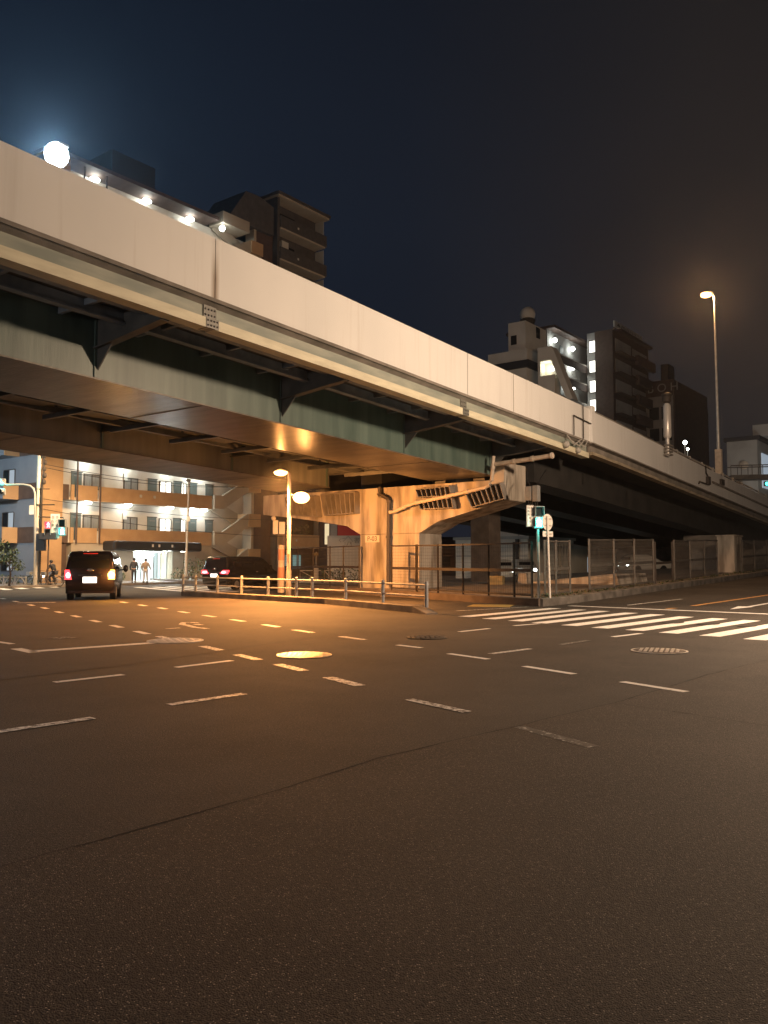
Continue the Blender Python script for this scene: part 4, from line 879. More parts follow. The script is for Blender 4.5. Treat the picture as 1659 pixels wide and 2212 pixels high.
# poles in front of the flats
YQ = 60.0; q = at(402, 1255, YQ)
t = thing('lamp_post', 'slim unlit grey lamp post right of the bright entrance', 'lamp post', (q.x, YQ, 0.12))
MB().tube([(0, 0, 0), (0, 0, 2.2), (0, 0, 2.25), (0.12, 0, at(405, 1042, YQ).z)], [0.12, 0.115, 0.085, 0.06], 10).build('pole', M['pole'], t)
MB().ball((0.12, -0.2, at(405, 1042, YQ).z), 0.3, 0, 10, (0.6, 1.2, 0.4)).build('lamp_head', M['housing'], t)
MB().box(0.05, 0.25, -0.2, -0.08, 4.4, 4.75).build('junction_box', M['white'], t)
Ym = 41.5; q = at(607, 1250, Ym)
t = thing('marker_post', 'pale striped marker post standing left of the double sodium lamp', 'post', (q.x, Ym, 0.05))
zt = at(607, 1180, Ym).z
MB().tube([(0, 0, 0), (0, 0, zt)], 0.17, 12).build('post_body', M['pipe'], t)
for k in range(2): MB().tube([(0, 0, zt-0.75-k*0.9), (0, 0, zt-0.2-k*0.9)], 0.178, 12, 0, False).build('reflective_band', M['orange_tape'], t)
Ys = 44.0; q = at(613, 1240, Ys)
t = thing('pedestrian_signal', 'backs of two pale signal boxes on a thin dark pole left of the sodium lamp', 'signal', (q.x, Ys, 0.05))
MB().tube([(0, 0, 0), (0, 0, at(613, 1156, Ys).z)], 0.05, 8).build('pole', M['pole_brown'], t)
za, zc = at(600, 1126, Ys).z, at(600, 1156, Ys).z
for x0, x1 in ((-0.58, -0.32), (-0.26, 0.05)):
    MB().box(x0, x1, -0.12, 0.12, zc, za-(0 if x0 < -0.4 else 0.08)).build('housing', M['white'], t, 0.02)
MB().ball((-0.55, -0.1, za+0.1), 0.13, 0, 8).build('siren_horn', M['white'], t)
b = MB().bar((-0.6, 0, (za+zc)/2), (0.05, 0, (za+zc)/2), 0.05, 0.05); b.build('bracket', M['fence_dark'], t)
for nm, x, y0, y1, Yb, lb in (('reflection', 683, 1222, 1252, 52.0, 'bluish white banner standing behind the dark fence left of the pier'),):
    q = at(x, y1, Yb); t = thing('reflection', lb, 'reflection', (q.x, Yb, 0.25))
    MB().tube([(0, 0, 0), (0, 0, at(x, 1192, Yb).z-0.25)], 0.03, 8).build('pole', M['pole'], t)
    MB().box(-0.15, 0.15, -0.03, -0.015, 0.15, at(x, y0, Yb).z-0.25).build('cloth', M['white'], t)  # white sheet on a pole built in place of a bright reflection
    MB().box(-0.14, 0.14, -0.05, 0.05, at(x, 1200, Yb).z-0.25, at(x, 1194, Yb).z-0.25).build('top_plate', M['yellow'], t)
q = at(662, 1258, 51.5)
t = thing('pipe_barrier', 'white bent pipe barrier behind the dark fence left of the pier', 'barrier', (q.x, 51.5, 0.25))
b = MB()
for x0, x1 in ((-0.4, 0.9), (1.1, 1.7)):
    b.tube([(x0, 0, 0.05), (x0, 0, 0.8), (x1, 0, 0.8), (x1, 0, 0.1), (x0, 0, 0.1)], 0.03, 6); b.tube([(x0, 0, 0.8), (x1, 0, 0.1)], 0.025, 6)
b.build('frame', M['white'], t)
# overhead wires
def wire(label, a, c, sag, r=0.018, n=12):
    a = Vector(a); c = Vector(c)
    o = MB().tube([a+(c-a)*i/n-Vector((0, 0, sag*4*(i/n)*(1-i/n))) for i in range(n+1)], r, 5).build('overhead_wire', M['black'])
    tag(o, label, 'wire', 'overhead wires in front of the flats')
top = Vector((pp.x+0.4, YP-0.1, 0))
for i, (y0, x1, y1, yy, lb) in enumerate(((1003, 620, 1052, 62, 'topmost overhead wire from the utility pole across the upper gallery'), (1010, 560, 1050, 60, 'second overhead wire from the utility pole sagging across the upper gallery'),
        (1078, 720, 1122, 70, 'overhead wire crossing the upper ochre gallery front'), (1100, 700, 1160, 66, 'lowest overhead wire crossing the lower ochre gallery front'))):
    wire(lb, (top.x, top.y, at(85, y0, YP).z), at(x1, y1, yy), 0.5)

# ================================================================== vehicles
def rrect(y0, y1, hw, r, z, n=5):
    pts = []
    for cx_, cy_, a0 in ((hw-r, y1-r, 0), (-hw+r, y1-r, 90), (-hw+r, y0+r, 180), (hw-r, y0+r, 270)):
        for i in range(n+1): a = R(a0+90*i/n); pts.append((cx_+r*cos(a), cy_+r*sin(a), z))
    return pts
def interp(L, z, k):
    for a, c in zip(L, L[1:]):
        if z <= c[0]: return a[k]+(c[k]-a[k])*(z-a[0])/(c[0]-a[0])
    return L[-1][k]
def wagon(label, name, loc, rz, levels, paint, rear_win, tails, plate, wheels, sides, r=0.10):
    t = thing(name, label, name.split('_')[-1] if name != 'people_carrier' else 'minivan', loc, rz)
    b = MB().ring_loft([rrect(l[1], l[2], l[3], min(r, 0.4*l[3]) if l[0] < 1.9 else 0.2, l[0]) for l in levels]); b.build('body', paint, t)
    yr = lambda z: interp(levels, z, 1); hw = lambda z: interp(levels, z, 3)
    def rear_panel(nm, x0, x1, z0, z1, m, off=0.012, n=4):
        b = MB(); vs = []; zs = frange(z0, z1, (z1-z0)/n)
        for z in zs: vs += [(x0, yr(z)-off, z), (x1, yr(z)-off, z)]
        b.add(vs, [(2*i, 2*i+1, 2*i+3, 2*i+2) for i in range(len(zs)-1)], 0, True)
        vs2 = [(v[0], v[1]+off+0.01, v[2]) for v in vs]
        b.add([vs[0], vs[1], vs2[1], vs2[0], vs[-2], vs[-1], vs2[-1], vs2[-2]], [(3, 2, 1, 0), (4, 5, 6, 7), (0, 4, 7, 3), (1, 2, 6, 5)])
        return b.build(nm, m, t)
    rear_panel('rear_window', -rear_win[0], rear_win[0], rear_win[1], rear_win[2], M['glass_dark'])
    for sg in (-1, 1):
        for y0, y1, z0, z1 in sides:
            b = MB(); vs = []
            for z in frange(z0, z1, 0.15): vs += [(sg*(hw(z)+0.006), y0, z), (sg*(hw(z)+0.006), y1, z)]
            n = len(vs)//2; b.add(vs, [(2*i, 2*i+1, 2*i+3, 2*i+2) for i in range(n-1)], 0, True); b.build('side_window', M['glass_dark'], t)
        x0, x1, z0, z1 = tails
        b = MB(); zz = frange(z0, z1, (z1-z0)/3); m = 0
        pts = [(x0, z0), (x1, z0), (x1, z1), (x0+(x1-x0)*0.35, z1)]
        b.prism(pts, lambda a, z: (sg*a, yr(z)-0.02, z), lambda a, z: (sg*min(a, hw(z)+0.012), yr(z)+0.16, z)); 
        lit = sg > 0 and name == 'delivery_van'
        o = b.build('tail_light', M['amber_light'] if lit else M['red_light'], t)
        c = MB().ball((sg*(x0+x1)/2, yr((z0+z1)/2)-0.03, (z0+z1)/2-0.02), (x1-x0)*(0.55 if lit else 0.36), 0, 10, (1, 0.25, 0.8*(z1-z0)/(x1-x0))); c.build('lamp_core', M['amber_core'] if lit else M['red_core'], o)
        lamp('tail_light_glow', t, (sg*(x0+x1)/2, yr(z0)-0.25, (z0+z1)/2), 190 if lit else 2, (1, 0.42, 0.06) if lit else (1, 0.05, 0.05), 0.08)
    zc = plate
    b = MB().box(-0.24, 0.24, yr(zc)-0.03, yr(zc)-0.015, zc-0.12, zc+0.12); b.build('number_plate', M['plate_light'], t)
    MB().box(-0.40, 0.40, yr(zc)-0.04, yr(zc)+0.02, zc+0.17, zc+0.215).build('plate_garnish', M['chrome'], t, 0.005)
    MB().ball((0, yr(zc+0.4)-0.012, zc+0.40), 0.085, 0, 12, (1.2, 0.25, 0.75)).build('badge', M['chrome'], t)
    bt = MB().ring_loft([rrect(levels[0][1]-0.09, levels[0][1]+0.5, levels[1][3]*1.0, 0.12, z) for z in (levels[0][0]-0.02, levels[0][0]+0.05, 0.50, 0.55)]); bt.build('rear_bumper', paint, t)
    MB().bar((-0.3, yr(1.5)-0.03, rear_win[1]+0.03), (0.28, yr(1.6)-0.035, rear_win[1]+0.12), 0.02, 0.02).build('rear_wiper', M['black'], t)
    MB().box(-0.25, 0.25, yr(rear_win[2]+0.05)-0.02, yr(rear_win[2]+0.05)+0.05, rear_win[2]+0.02, rear_win[2]+0.06).build('brake_light', M['red_board'], t)
    for y in wheels:
        for sg in (-1, 1):
            x = sg*(levels[2][3]-0.10)
            wh = bpy.data.objects.new('wheel', None); COL.objects.link(wh); wh.parent = t; wh.location = (x, y, 0.32)
            MB().lathe([(0.20, -0.10), (0.30, -0.10), (0.32, -0.07), (0.32, 0.07), (0.30, 0.11), (0.20, 0.11)], n=24, axis='x').build('tyre', M['tyre'], wh)
            b = MB()
            for k in range(6):
                a = 2*pi*k/6; b.bar((sg*0.105, 0.03*cos(a), 0.03*sin(a)), (sg*0.105, 0.19*cos(a), 0.19*sin(a)), 0.05, 0.03, 0, (1, 0, 0))
            b.lathe([(0.19, -0.115 if sg < 0 else 0.095), (0.205, -0.115 if sg < 0 else 0.115)], n=24, axis='x'); b.build('rim', M['alloy'], wh)
            MB().lathe([(0.40, sg*0.09-0.006), (0.40, sg*0.09+0.006)], (x-sg*0.0, y, 0.37), 24, 0, 'x').build('wheel_arch', M['black'], t)
    yf = interp(levels, 1.15, 2)
    for sg in (-1, 1):
        m_ = MB().ball((sg*(hw(1.2)+0.17), yf-0.55, 1.25), 0.13, 0, 10, (0.8, 0.6, 1.25)); m_.bar((sg*(hw(1.15)-0.02), yf-0.5, 1.18), (sg*(hw(1.2)+0.12), yf-0.55, 1.22), 0.05, 0.05); m_.build('wing_mirror', paint, t)
        MB().box(sg*(hw(1.0)+0.002)-0.012, sg*(hw(1.0)+0.002)+0.012, 2.6, 2.78, 1.0, 1.04).build('door_handle', M['chrome'], t)
        MB().ball((sg*0.6, interp(levels, 0.75, 2)-0.05, 0.78), 0.16, 0, 10, (1, 0.5, 0.8)).build('headlight', M['lit_window'], t)
    vs = []
    for z in frange(1.2, 1.75, 0.14): vs += [(-hw(z)+0.1, interp(levels, z, 2)+0.01, z), (hw(z)-0.1, interp(levels, z, 2)+0.01, z)]
    MB().add(vs, [(2*i, 2*i+1, 2*i+3, 2*i+2) for i in range(len(vs)//2-1)], 0, True).build('windscreen', M['glass_dark'], t)
    return t
VAN = [(0.30, 0.14, 4.58, 0.78), (0.42, 0.03, 4.66, 0.84), (0.75, 0.0, 4.68, 0.85), (1.05, 0.015, 4.62, 0.85), (1.30, 0.05, 4.30, 0.835),
       (1.75, 0.13, 3.75, 0.77), (1.90, 0.17, 3.55, 0.735), (1.965, 0.24, 3.4, 0.68), (1.99, 0.5, 3.2, 0.52)]
vp = gph(191, 1297)
wagon('dark boxy van seen from behind, right indicator flashing amber, number plate lit', 'delivery_van', (vp.x+0.02, vp.y+0.05, 0), R(13.5), VAN, M['navy_paint'], (0.66, 1.28, 1.84), (0.63, 0.86, 0.84, 1.22), 0.82, (0.95, 3.55),
      ((0.25, 1.5, 1.25, 1.75), (1.62, 2.7, 1.25, 1.75), (2.8, 3.6, 1.25, 1.7))).scale = (1.13, 1.0, 1.02)
MPV = [(0.26, 0.16, 4.80, 0.84), (0.40, 0.03, 4.88, 0.90), (0.75, 0.0, 4.92, 0.92), (0.98, 0.02, 4.78, 0.92), (1.10, 0.05, 4.45, 0.90),
       (1.55, 0.13, 3.85, 0.83), (1.76, 0.19, 3.55, 0.78), (1.86, 0.26, 3.3, 0.72), (1.90, 0.6, 3.0, 0.55)]
vp = Vector((-9.5, 46.45, 0))
wagon('black people carrier driving off to the right behind the guard rail, red tail lights lit', 'people_carrier', (vp.x, vp.y, 0), R(-29), MPV, M['black_paint'], (0.68, 1.16, 1.72), (0.42, 0.92, 0.92, 1.12), 0.80, (0.85, 3.75),
      ((0.3, 1.3, 1.15, 1.6), (1.4, 2.5, 1.15, 1.6)))

def parked(label, x, y, Y, rz, m, lights):
    q = at(x, y, Y); t = thing('parked_car', label, 'car', (q.x, Y, H(q.x, Y)), rz, 'cars beyond the ramp')
    L = [(0.25, 0.1, 4.1, 0.75), (0.5, 0.0, 4.2, 0.84), (0.85, 0.05, 4.1, 0.84), (0.95, 0.25, 3.2, 0.80), (1.35, 0.6, 2.5, 0.66), (1.47, 0.9, 2.1, 0.55)]
    MB().ring_loft([rrect(l[1], l[2], l[3], 0.18, l[0]) for l in L]).build('body', m, t)
    for sg in (-1, 1):
        MB().ball((sg*0.6, 0.03, 0.68), 0.13, 0, 10, (1.2, 0.5, 0.7)).build('headlight', M['tube'] if lights else M['pane_dark'], t)
        for yy in (0.85, 3.3): MB().lathe([(0.31, -0.1), (0.31, 0.1)], (sg*0.75, yy, 0.31), 18, 0, 'x').build('wheel', M['tyre'], t)
    MB().box(-0.55, 0.55, 0.33, 0.36, 0.98, 1.28).build('windscreen', M['glass_dark'], t)
    MB().box(-0.25, 0.25, -0.03, -0.01, 0.42, 0.54).build('number_plate', M['white'], t)
    return t
parked('pale car with headlights on in front of the blank cream wall under the ramp', 1091, 1240, 57.5, R(6), M['white_wall'], True)
parked('grey car with headlights on, half hidden behind the walk signal pole', 1140, 1240, 61.0, R(6), M['grey_wall'], True)
parked('white car parked under the ramp seen through the longest grey fence', 1345, 1240, 66.0, R(-70), M['white_wall'], True)

# ================================================================== people and bicycles
def skin(name, joints, edges, rad, m, parent, root=0, sub=1):
    me = bpy.data.meshes.new(name); me.from_pydata([tuple(j) for j in joints], edges, []); me.materials.append(m)
    o = bpy.data.objects.new(name, me); COL.objects.link(o); o.parent = parent
    md = o.modifiers.new('skin', 'SKIN'); md.use_smooth_shade = True
    if not me.skin_vertices:
        with bpy.context.temp_override(object=o, active_object=o): bpy.ops.mesh.customdata_skin_add()
    for i, r in enumerate(rad):
        v = me.skin_vertices[0].data[i]; v.radius = (r, r) if not isinstance(r, tuple) else r; v.use_root = (i == root)
    sb = o.modifiers.new('subd', 'SUBSURF'); sb.levels = sub; sb.render_levels = sub
    return o
def person(label, loc, rz, coat, trousers, pose, group=None, s=1.0):
    """pose: dict of joints; x right, y forward, z up."""
    t = thing('person', label, 'person', loc, rz, group); P = {k: Vector(v)*s for k, v in pose.items()}
    js = []; rd = []; ed = []
    def j(p, r, par=None):
        js.append(p); rd.append(r*s if not isinstance(r, tuple) else (r[0]*s, r[1]*s)); i = len(js)-1
        if par is not None: ed.append((par, i))
        return i
    pel = j(P['pel'], (0.14, 0.11)); wst = j(P['pel'].lerp(P['chest'], 0.5), (0.13, 0.10), pel); ch = j(P['chest'], (0.16, 0.11), wst)
    nk = j(P['neck'], 0.055, ch); hb = j(P['head']+Vector((0, 0.0, -0.07)), 0.075, nk); hd = j(P['head']+Vector((0, 0, 0.03)), (0.082, 0.098), hb); j(P['head']+Vector((0, -0.01, 0.11)), 0.06, hd)
    fwd = Vector((0, 1, 0)); nose = j(P['head']+fwd*0.115*s+Vector((0, 0, -0.015)), 0.016, hd)
    for sg in (-1, 1): j(P['head']+Vector((sg*0.095*s, -0.01, -0.01)), 0.018, hd)
    tj = []; 
    for sd, sg in (('l', -1), ('r', 1)):
        sh = j(P['sh'+sd], 0.062, ch); el = j(P['el'+sd], 0.045, sh); wr = j(P['wr'+sd], 0.032, el)
        d = (P['wr'+sd]-P['el'+sd]).normalized(); a = d.cross(Vector((sg, 0, 0.01))).normalized()
        pm = j(P['wr'+sd]+d*0.055*s, (0.036, 0.02), wr)
        for k, ln in enumerate((0.085, 0.095, 0.09, 0.07)):
            off = a*(0.027-0.018*k)*s; f1 = j(P['wr'+sd]+d*0.10*s+off, 0.010, pm); f2 = j(P['wr'+sd]+d*(0.10+ln*0.5)*s+off+Vector((-sg*0.012, 0, 0))*s, 0.009, f1); j(P['wr'+sd]+d*(0.10+ln*0.85)*s+off+Vector((-sg*0.04, 0, 0))*s, 0.008, f2)
        th = j(P['wr'+sd]+d*0.05*s+a*0.045*s, 0.011, pm); j(P['wr'+sd]+d*0.10*s+a*0.065*s, 0.009, th)
        hp = j(P['hp'+sd], 0.085, pel); kn = j(P['kn'+sd], 0.058, hp); an = j(P['an'+sd], 0.04, kn); j(P['an'+sd]+Vector((0, 0.12, -0.045))*s, 0.035, an)
    skin('body', js, ed, rd, M['skin'], t)
    # jacket, trousers, shoes and hair follow the body
    js = [P['pel']+Vector((0, 0, 0.02)), P['pel'].lerp(P['chest'], 0.5), P['chest'], P['neck']+Vector((0, 0, -0.02))]; rd = [(0.185*s, 0.135*s), (0.175*s, 0.13*s), (0.195*s, 0.135*s), 0.075*s]; ed = [(0, 1), (1, 2), (2, 3)]
    for sd in 'lr':
        i = len(js); js += [P['sh'+sd], P['el'+sd], P['wr'+sd]]; rd += [0.085*s, 0.068*s, 0.05*s]; ed += [(2, i), (i, i+1), (i+1, i+2)]
    skin('jacket', js, ed, rd, coat, t)
    js = [P['pel']]; rd = [(0.15*s, 0.125*s)]; ed = []
    for sd in 'lr':
        i = len(js); js += [P['hp'+sd], P['kn'+sd], P['an'+sd]+Vector((0, 0, 0.03))]; rd += [0.10*s, 0.075*s, 0.06*s]; ed += [(0, i), (i, i+1), (i+1, i+2)]
    skin('trousers', js, ed, rd, trousers, t)
    for sd in 'lr':
        a = P['an'+sd]; MB().ring_loft([[(a.x+x*1.0, a.y+y, a.z+z) for x, y in ((-.045, -.07), (.045, -.07), (.055, .06), (.03, .18), (-.03, .18), (-.055, .06))] for z in (-.085, -.03)]+[[(a.x+x, a.y+y, a.z+0.02) for x, y in ((-.04, -.06), (.04, -.06), (.045, .03), (.025, .07), (-.025, .07), (-.045, .03))]]).build('shoe', M['shoe'], t)
    h = P['head']; b = MB().ball((h.x, h.y-0.022, h.z+0.045), 0.118*s, 0, 12, (0.92, 0.98, 0.9)); b.build('hair', M['hair'], t)
    for sg in (-1, 1): MB().ball((h.x+sg*0.035*s, h.y+0.10*s, h.z+0.01), 0.012*s, 0, 6).build('eye', M['black'], t)
    MB().bar((h.x-0.025*s, h.y+0.098*s, h.z-0.055), (h.x+0.025*s, h.y+0.098*s, h.z-0.055), 0.02, 0.012).build('mouth', M['red_board'], t)
    return t
WALK = dict(pel=(0, 0, .92), chest=(0, .02, 1.34), neck=(0, .02, 1.48), head=(0, .04, 1.60), shl=(-.18, .02, 1.40), shr=(.18, .02, 1.40), ell=(-.25, -.05, 1.12), elr=(.25, .0, 1.12),
            wrl=(-.24, .06, .88), wrr=(.24, .12, .90), hpl=(-.09, 0, .88), hpr=(.09, 0, .88), knl=(-.10, .10, .49), knr=(.10, .0, .48), anl=(-.10, .12, .09), anr=(.10, -.14, .11))
STAND = dict(WALK); STAND.update(knl=(-.11, .03, .48), knr=(.11, .03, .48), anl=(-.12, 0, .09), anr=(.12, 0.04, .09), wrr=(.34, .1, .98), elr=(.29, -.02, 1.14))
q = at(289, 1258, 57.5); person('person in a dark jacket seen from behind, left of the pair at the bright entrance', (q.x, 57.5, 0.13), R(15), M['coat_dark'], M['trouser'], WALK, 'people at the entrance')
q = at(314, 1258, 58.0); person('person in a khaki jacket seen from behind, right of the pair at the bright entrance', (q.x, 58.0, 0.13), R(5), M['coat_khaki'], M['trouser_light'], STAND, 'people at the entrance', 0.97)
def bicycle(label, loc, rz, lit=False, group='bicycles by the utility pole'):
    t = thing('bicycle', label, 'bicycle', loc, rz, group)
    for y in (-0.52, 0.52):
        wh = bpy.data.objects.new('wheel', None); COL.objects.link(wh); wh.parent = t; wh.location = (0, y, 0.33)
        MB().tube([(0, 0.32*cos(a), 0.32*sin(a)) for a in frange(0, 2*pi, 0.3)], 0.02, 6, 0, False).build('tyre', M['tyre'], wh)
        b = MB().tube([(0, 0.295*cos(a), 0.295*sin(a)) for a in frange(0, 2*pi, 0.3)], 0.008, 5, 0, False)
        for k in range(10): a = 2*pi*k/10; b.bar((0, 0, 0), (0, 0.295*cos(a), 0.295*sin(a)), 0.004, 0.004)
        b.build('rim', M['chrome'], wh)
    b = MB()
    for a, c in (((0, -.52, .33), (0, -.08, .30)), ((0, -.08, .30), (0, -.22, .82)), ((0, -.52, .33), (0, -.19, .70)), ((0, -.08, .30), (0, .36, .62)), ((0, -.17, .62), (0, .34, .78)), ((0, .33, .92), (0, .52, .33))): b.tube([a, c], 0.017, 6)
    b.build('frame', M['alloy'], t)
    MB().tube([(-.27, .18, 1.0), (-.1, .32, 1.02), (.1, .32, 1.02), (.27, .18, 1.0)], 0.014, 6).build('handlebar', M['chrome'], t)
    MB().ball((0, -.24, .86), .13, 0, 10, (.6, 1, .3)).build('saddle', M['black'], t)
    MB().box(-.16, .16, .42, .70, .72, .95).build('basket', M['pole'], t)
    MB().ball((0, .62, .66), .05, 0, 8).build('lamp', M['tube'] if lit else M['chrome'], t)
    MB().ball((0, -.86, .5), .03, 0, 8).build('reflector', M['chrome'], t)
    return t
YB = 52.8
q = at(112, 1255, YB); bz = R(75)
bicycle('bicycle ridden by the dark dressed cyclist left of the van', (q.x, YB, 0.0), bz, True)
RIDE = dict(pel=(0, -.22, .96), chest=(0, .0, 1.32), neck=(0, .06, 1.45), head=(0, .10, 1.57), shl=(-.18, .02, 1.38), shr=(.18, .02, 1.38), ell=(-.27, .10, 1.14), elr=(.27, .10, 1.14), wrl=(-.25, .2, 1.04), wrr=(.25, .2, 1.04),
            hpl=(-.09, -.2, .92), hpr=(.09, -.2, .92), knl=(-.11, .12, .62), knr=(.11, .06, .74), anl=(-.12, -.04, .22), anr=(.12, -.1, .40))
person('dark dressed cyclist riding left past the utility pole, just left of the van', (q.x, YB, 0.0), bz, M['coat_dark'], M['trouser'], RIDE)
for x, Yb, rz, lb in ((78, 54.2, 1.2, 'parked bicycle leaning at the foot of the utility pole'), (96, 54.6, 1.35, 'parked bicycle between the utility pole and the cyclist'), (130, 54.0, 1.5, 'parked bicycle with shining rims partly hidden by the van')):
    q = at(x, 1255, Yb); bicycle(lb, (q.x, Yb, 0.0), rz)

# ================================================================== plants
def tree(label, loc, h, crown, n, size, group=None, name='small_tree'):
    t = thing(name, label, 'tree', loc, 0, group)
    b = MB().tube([(0, 0, 0), (0.06, 0, h*0.35), (-0.05, 0.03, h*0.62), (0.04, 0, h*0.85)], [h*0.035, h*0.028, h*0.02, h*0.01], 8)
    lim = []
    for k in range(6):
        a = k*1.1; p = (cos(a)*crown[0]*0.7, sin(a)*crown[0]*0.7, h*(0.6+0.07*k)); lim.append(p)
        b.tube([(0, 0, h*(0.4+0.05*k)), (p[0]*0.5, p[1]*0.5, p[2]-0.15), p], [h*0.016, h*0.01, h*0.004], 6)
    b.build('trunk', M['bark'], t)
    b = MB()
    for p in lim+[(0, 0, h*0.9)]: b.leaves((p[0], p[1], p[2]), (crown[0]*0.55, crown[0]*0.55, crown[1]*0.45), n//7, size, 0, 0.1, 2)
    b.build('crown', [M['leaf'], M['leaf2']], t)
    return t
q = at(20, 1256, 50.5); tree('small dark garden tree in front of the cool lit wall at far left', (q.x, 50.5, 0.1), 2.1, (0.75, 0.9), 420, 0.11)
q = at(2, 1256, 51); tree('dark bushy tree cut by the left picture edge', (q.x-0.6, 51.6, 0.1), 2.7, (1.0, 1.1), 420, 0.12)
def hedge(label, loc, size, n, lf, rz=0, group='clipped shrubs along the flats', name='hedge'):
    t = thing(name, label, 'shrub', loc, rz, group)
    b = MB()
    for k in range(max(2, int(size[0]/0.8))):
        x = -size[0]/2+size[0]*(k+0.5)/max(2, int(size[0]/0.8))
        b.leaves((x, 0, size[2]*random.uniform(0.42, 0.52)), (0.55, size[1]/2, size[2]*random.uniform(0.42, 0.56)), n//max(2, int(size[0]/0.8)), lf, 0, 0.3, 2)
    b.build('foliage', [M['leaf'], M['leaf2']], t)
    b = MB()
    for k in range(5): x = -size[0]/2+size[0]*(k+0.5)/5; b.tube([(x, 0, -0.05), (x+0.1, 0, size[2]*0.6)], 0.02, 5)
    b.build('stem', M['bark'], t)
q = at(25, 1258, 53.0); hedge('low dark hedge behind the pale arched fence at far left', (q.x, 53.0, 0.1), (3.6, 0.8, 0.75), 420, 0.08)
q = at(250, 1250, 62.5); hedge('dark shrub left of the bright entrance beside the white lamp', (q.x, 62.5, 0.12), (2.0, 0.8, 0.95), 260, 0.09, -AZ)
q = at(390, 1250, 63.5); hedge('shrub with lit leaves right of the bright entrance', (q.x, 63.5, 0.12), (2.2, 0.9, 1.1), 320, 0.09, -AZ)
q = at(425, 1250, 63.5); hedge('tall dark shrubs right of the slim lamp post behind the guard rail', (q.x, 63.5, 0.12), (3.0, 1.0, 1.9), 420, 0.11, -AZ)
q = at(755, 1262, 53.5); hedge('dark green shrubs behind the fence just left of the pier', (q.x, 53.5, 0.2), (4.2, 1.0, 1.25), 520, 0.10)
q = at(700, 1262, 54.5); hedge('dark shrubs behind the white pipe barrier left of the pier', (q.x, 54.5, 0.2), (2.8, 1.0, 1.1), 300, 0.10)
b = MB()
for i in range(900):
    k = random.random()**1.3*34; s_ = random.uniform(-0.35, 0.55); q = K+U*(k+1)-N*(0.55+s_*random.random())
    b.leaves((q.x, q.y, H(q.x, q.y)+0.30), (0.12, 0.12, 0.08), 2, 0.055, 0, 0.0, 2)
o = b.build('grass', [M['grass'], M['leaf']]); o['kind'] = 'stuff'

# ================================================================== block of flats on the left
fl = thing('apartment_building', 'ten storey ochre apartment block with lit open galleries behind the overpass', 'building', (B1O.x, B1O.y, 0), BROT)
SH = 3.07
def b1px(x, y, s=0.0): return frame_pt(x, y, B1O, s=s)
def tpx(x, s=0.0): return frame_pt(x, 1200, B1O, s=s)[1]
NF = 9                                     # gallery floors
def fz(k): return 3.0+SH*k                 # underside of the gallery parapet of floor k
TL, TR = -2.45, 13.2
MB().box(-12, -1.6, TL, TR+5.5, 0, fz(NF)+0.2).build('wall', M['cream_wall'], fl)
MB().box(-12.2, 0.25, TL-0.05, TR+0.1, fz(NF)+0.21, fz(NF)+0.50).build('roof', M['brown_tile'], fl)
MB().box(-9.5, -3.2, 5.0, 9.2, fz(NF)+0.5, fz(NF)+4.2).build('roof_house', M['navy_roof'], fl)
MB().box(-1.59, 0.02, TL, -0.6, 0.1, fz(NF)+0.2).build('end_wall', M['ochre'], fl)
MB().box(-1.59, -0.25, -0.595, -0.05, 0.1, fz(0)).build('recess', M['brown_tile'], fl)
MB().tube([(-0.7, -0.42, fz(0)), (-0.7, -0.42, fz(NF))], 0.13, 8).build('white_pipe', M['white_wall'], fl)
seams = [tpx(163), tpx(213)]
for k in range(NF):
    z = fz(k)
    MB().box(-1.59, -0.12, -0.59, TR, z-0.02, z+0.16).build('gallery_slab', M['cream_wall'], fl)
    ed = [-0.03, seams[0]-0.1, seams[1]-0.1, TR]
    for a, c in zip(ed, ed[1:]): MB().box(-0.11, 0.02, a+0.1, c-0.1, z-0.05, z+1.05).build('gallery_parapet', M['ochre'], fl)
    MB().box(-1.5, -0.11, -0.585, -0.05, z-0.05, z+1.05).build('parapet_return', M['brown_tile'], fl)
b = MB()
for s_ in seams: b.tube([(0.06, s_, 2.9), (0.06, s_, fz(NF))], 0.07, 6)
b.build('downpipe', M['ochre_seam'], fl)
for k in (0, 1):
    for s_ in (tpx(302, .03), tpx(332, .03)):
        if k == 1: MB().box(0.021, 0.04, s_-0.11, s_+0.11, fz(k)+0.48, fz(k)+0.7).build('vent_cover', M['white_wall'], fl)
def door(t0, k, w_=0.85):
    d = MB().box(-1.60, -1.54, t0-w_/2, t0+w_/2, fz(k)+0.16, fz(k)+2.15).build('door', M['door_teal'], fl)
    MB().box(-1.56, -1.52, t0-w_/2-0.06, t0+w_/2+0.06, fz(k)+2.15, fz(k)+2.22).build('door_frame', M['frame_dark'], d)
    MB().box(-1.54, -1.50, t0+w_/2-0.14, t0+w_/2-0.08, fz(k)+1.0, fz(k)+1.2).build('handle', M['chrome'], d)
    MB().box(-1.538, -1.525, t0-w_*0.3, t0+w_*0.3, fz(k)+1.85, fz(k)+1.92).build('door_light', M['pane'], d)
def window(t0, t1, k, z0=1.0, z1=2.05, pane='pane'):
    f = MB()
    for q in ((t0-.06, t0, z0-.06, z1+.06), (t1, t1+.06, z0-.06, z1+.06), (t0, t1, z0-.06, z0), (t0, t1, z1, z1+.06), ((t0+t1)/2-.03, (t0+t1)/2+.03, z0, z1)): f.box(-1.60, -1.51, q[0], q[1], fz(k)+q[2], fz(k)+q[3])
    f = f.build('window', M['frame_dark'], fl)
    MB().box(-1.598, -1.55, t0+0.001, t1-0.001, fz(k)+z0+0.001, fz(k)+z1-0.001).build('pane', M[pane], f)
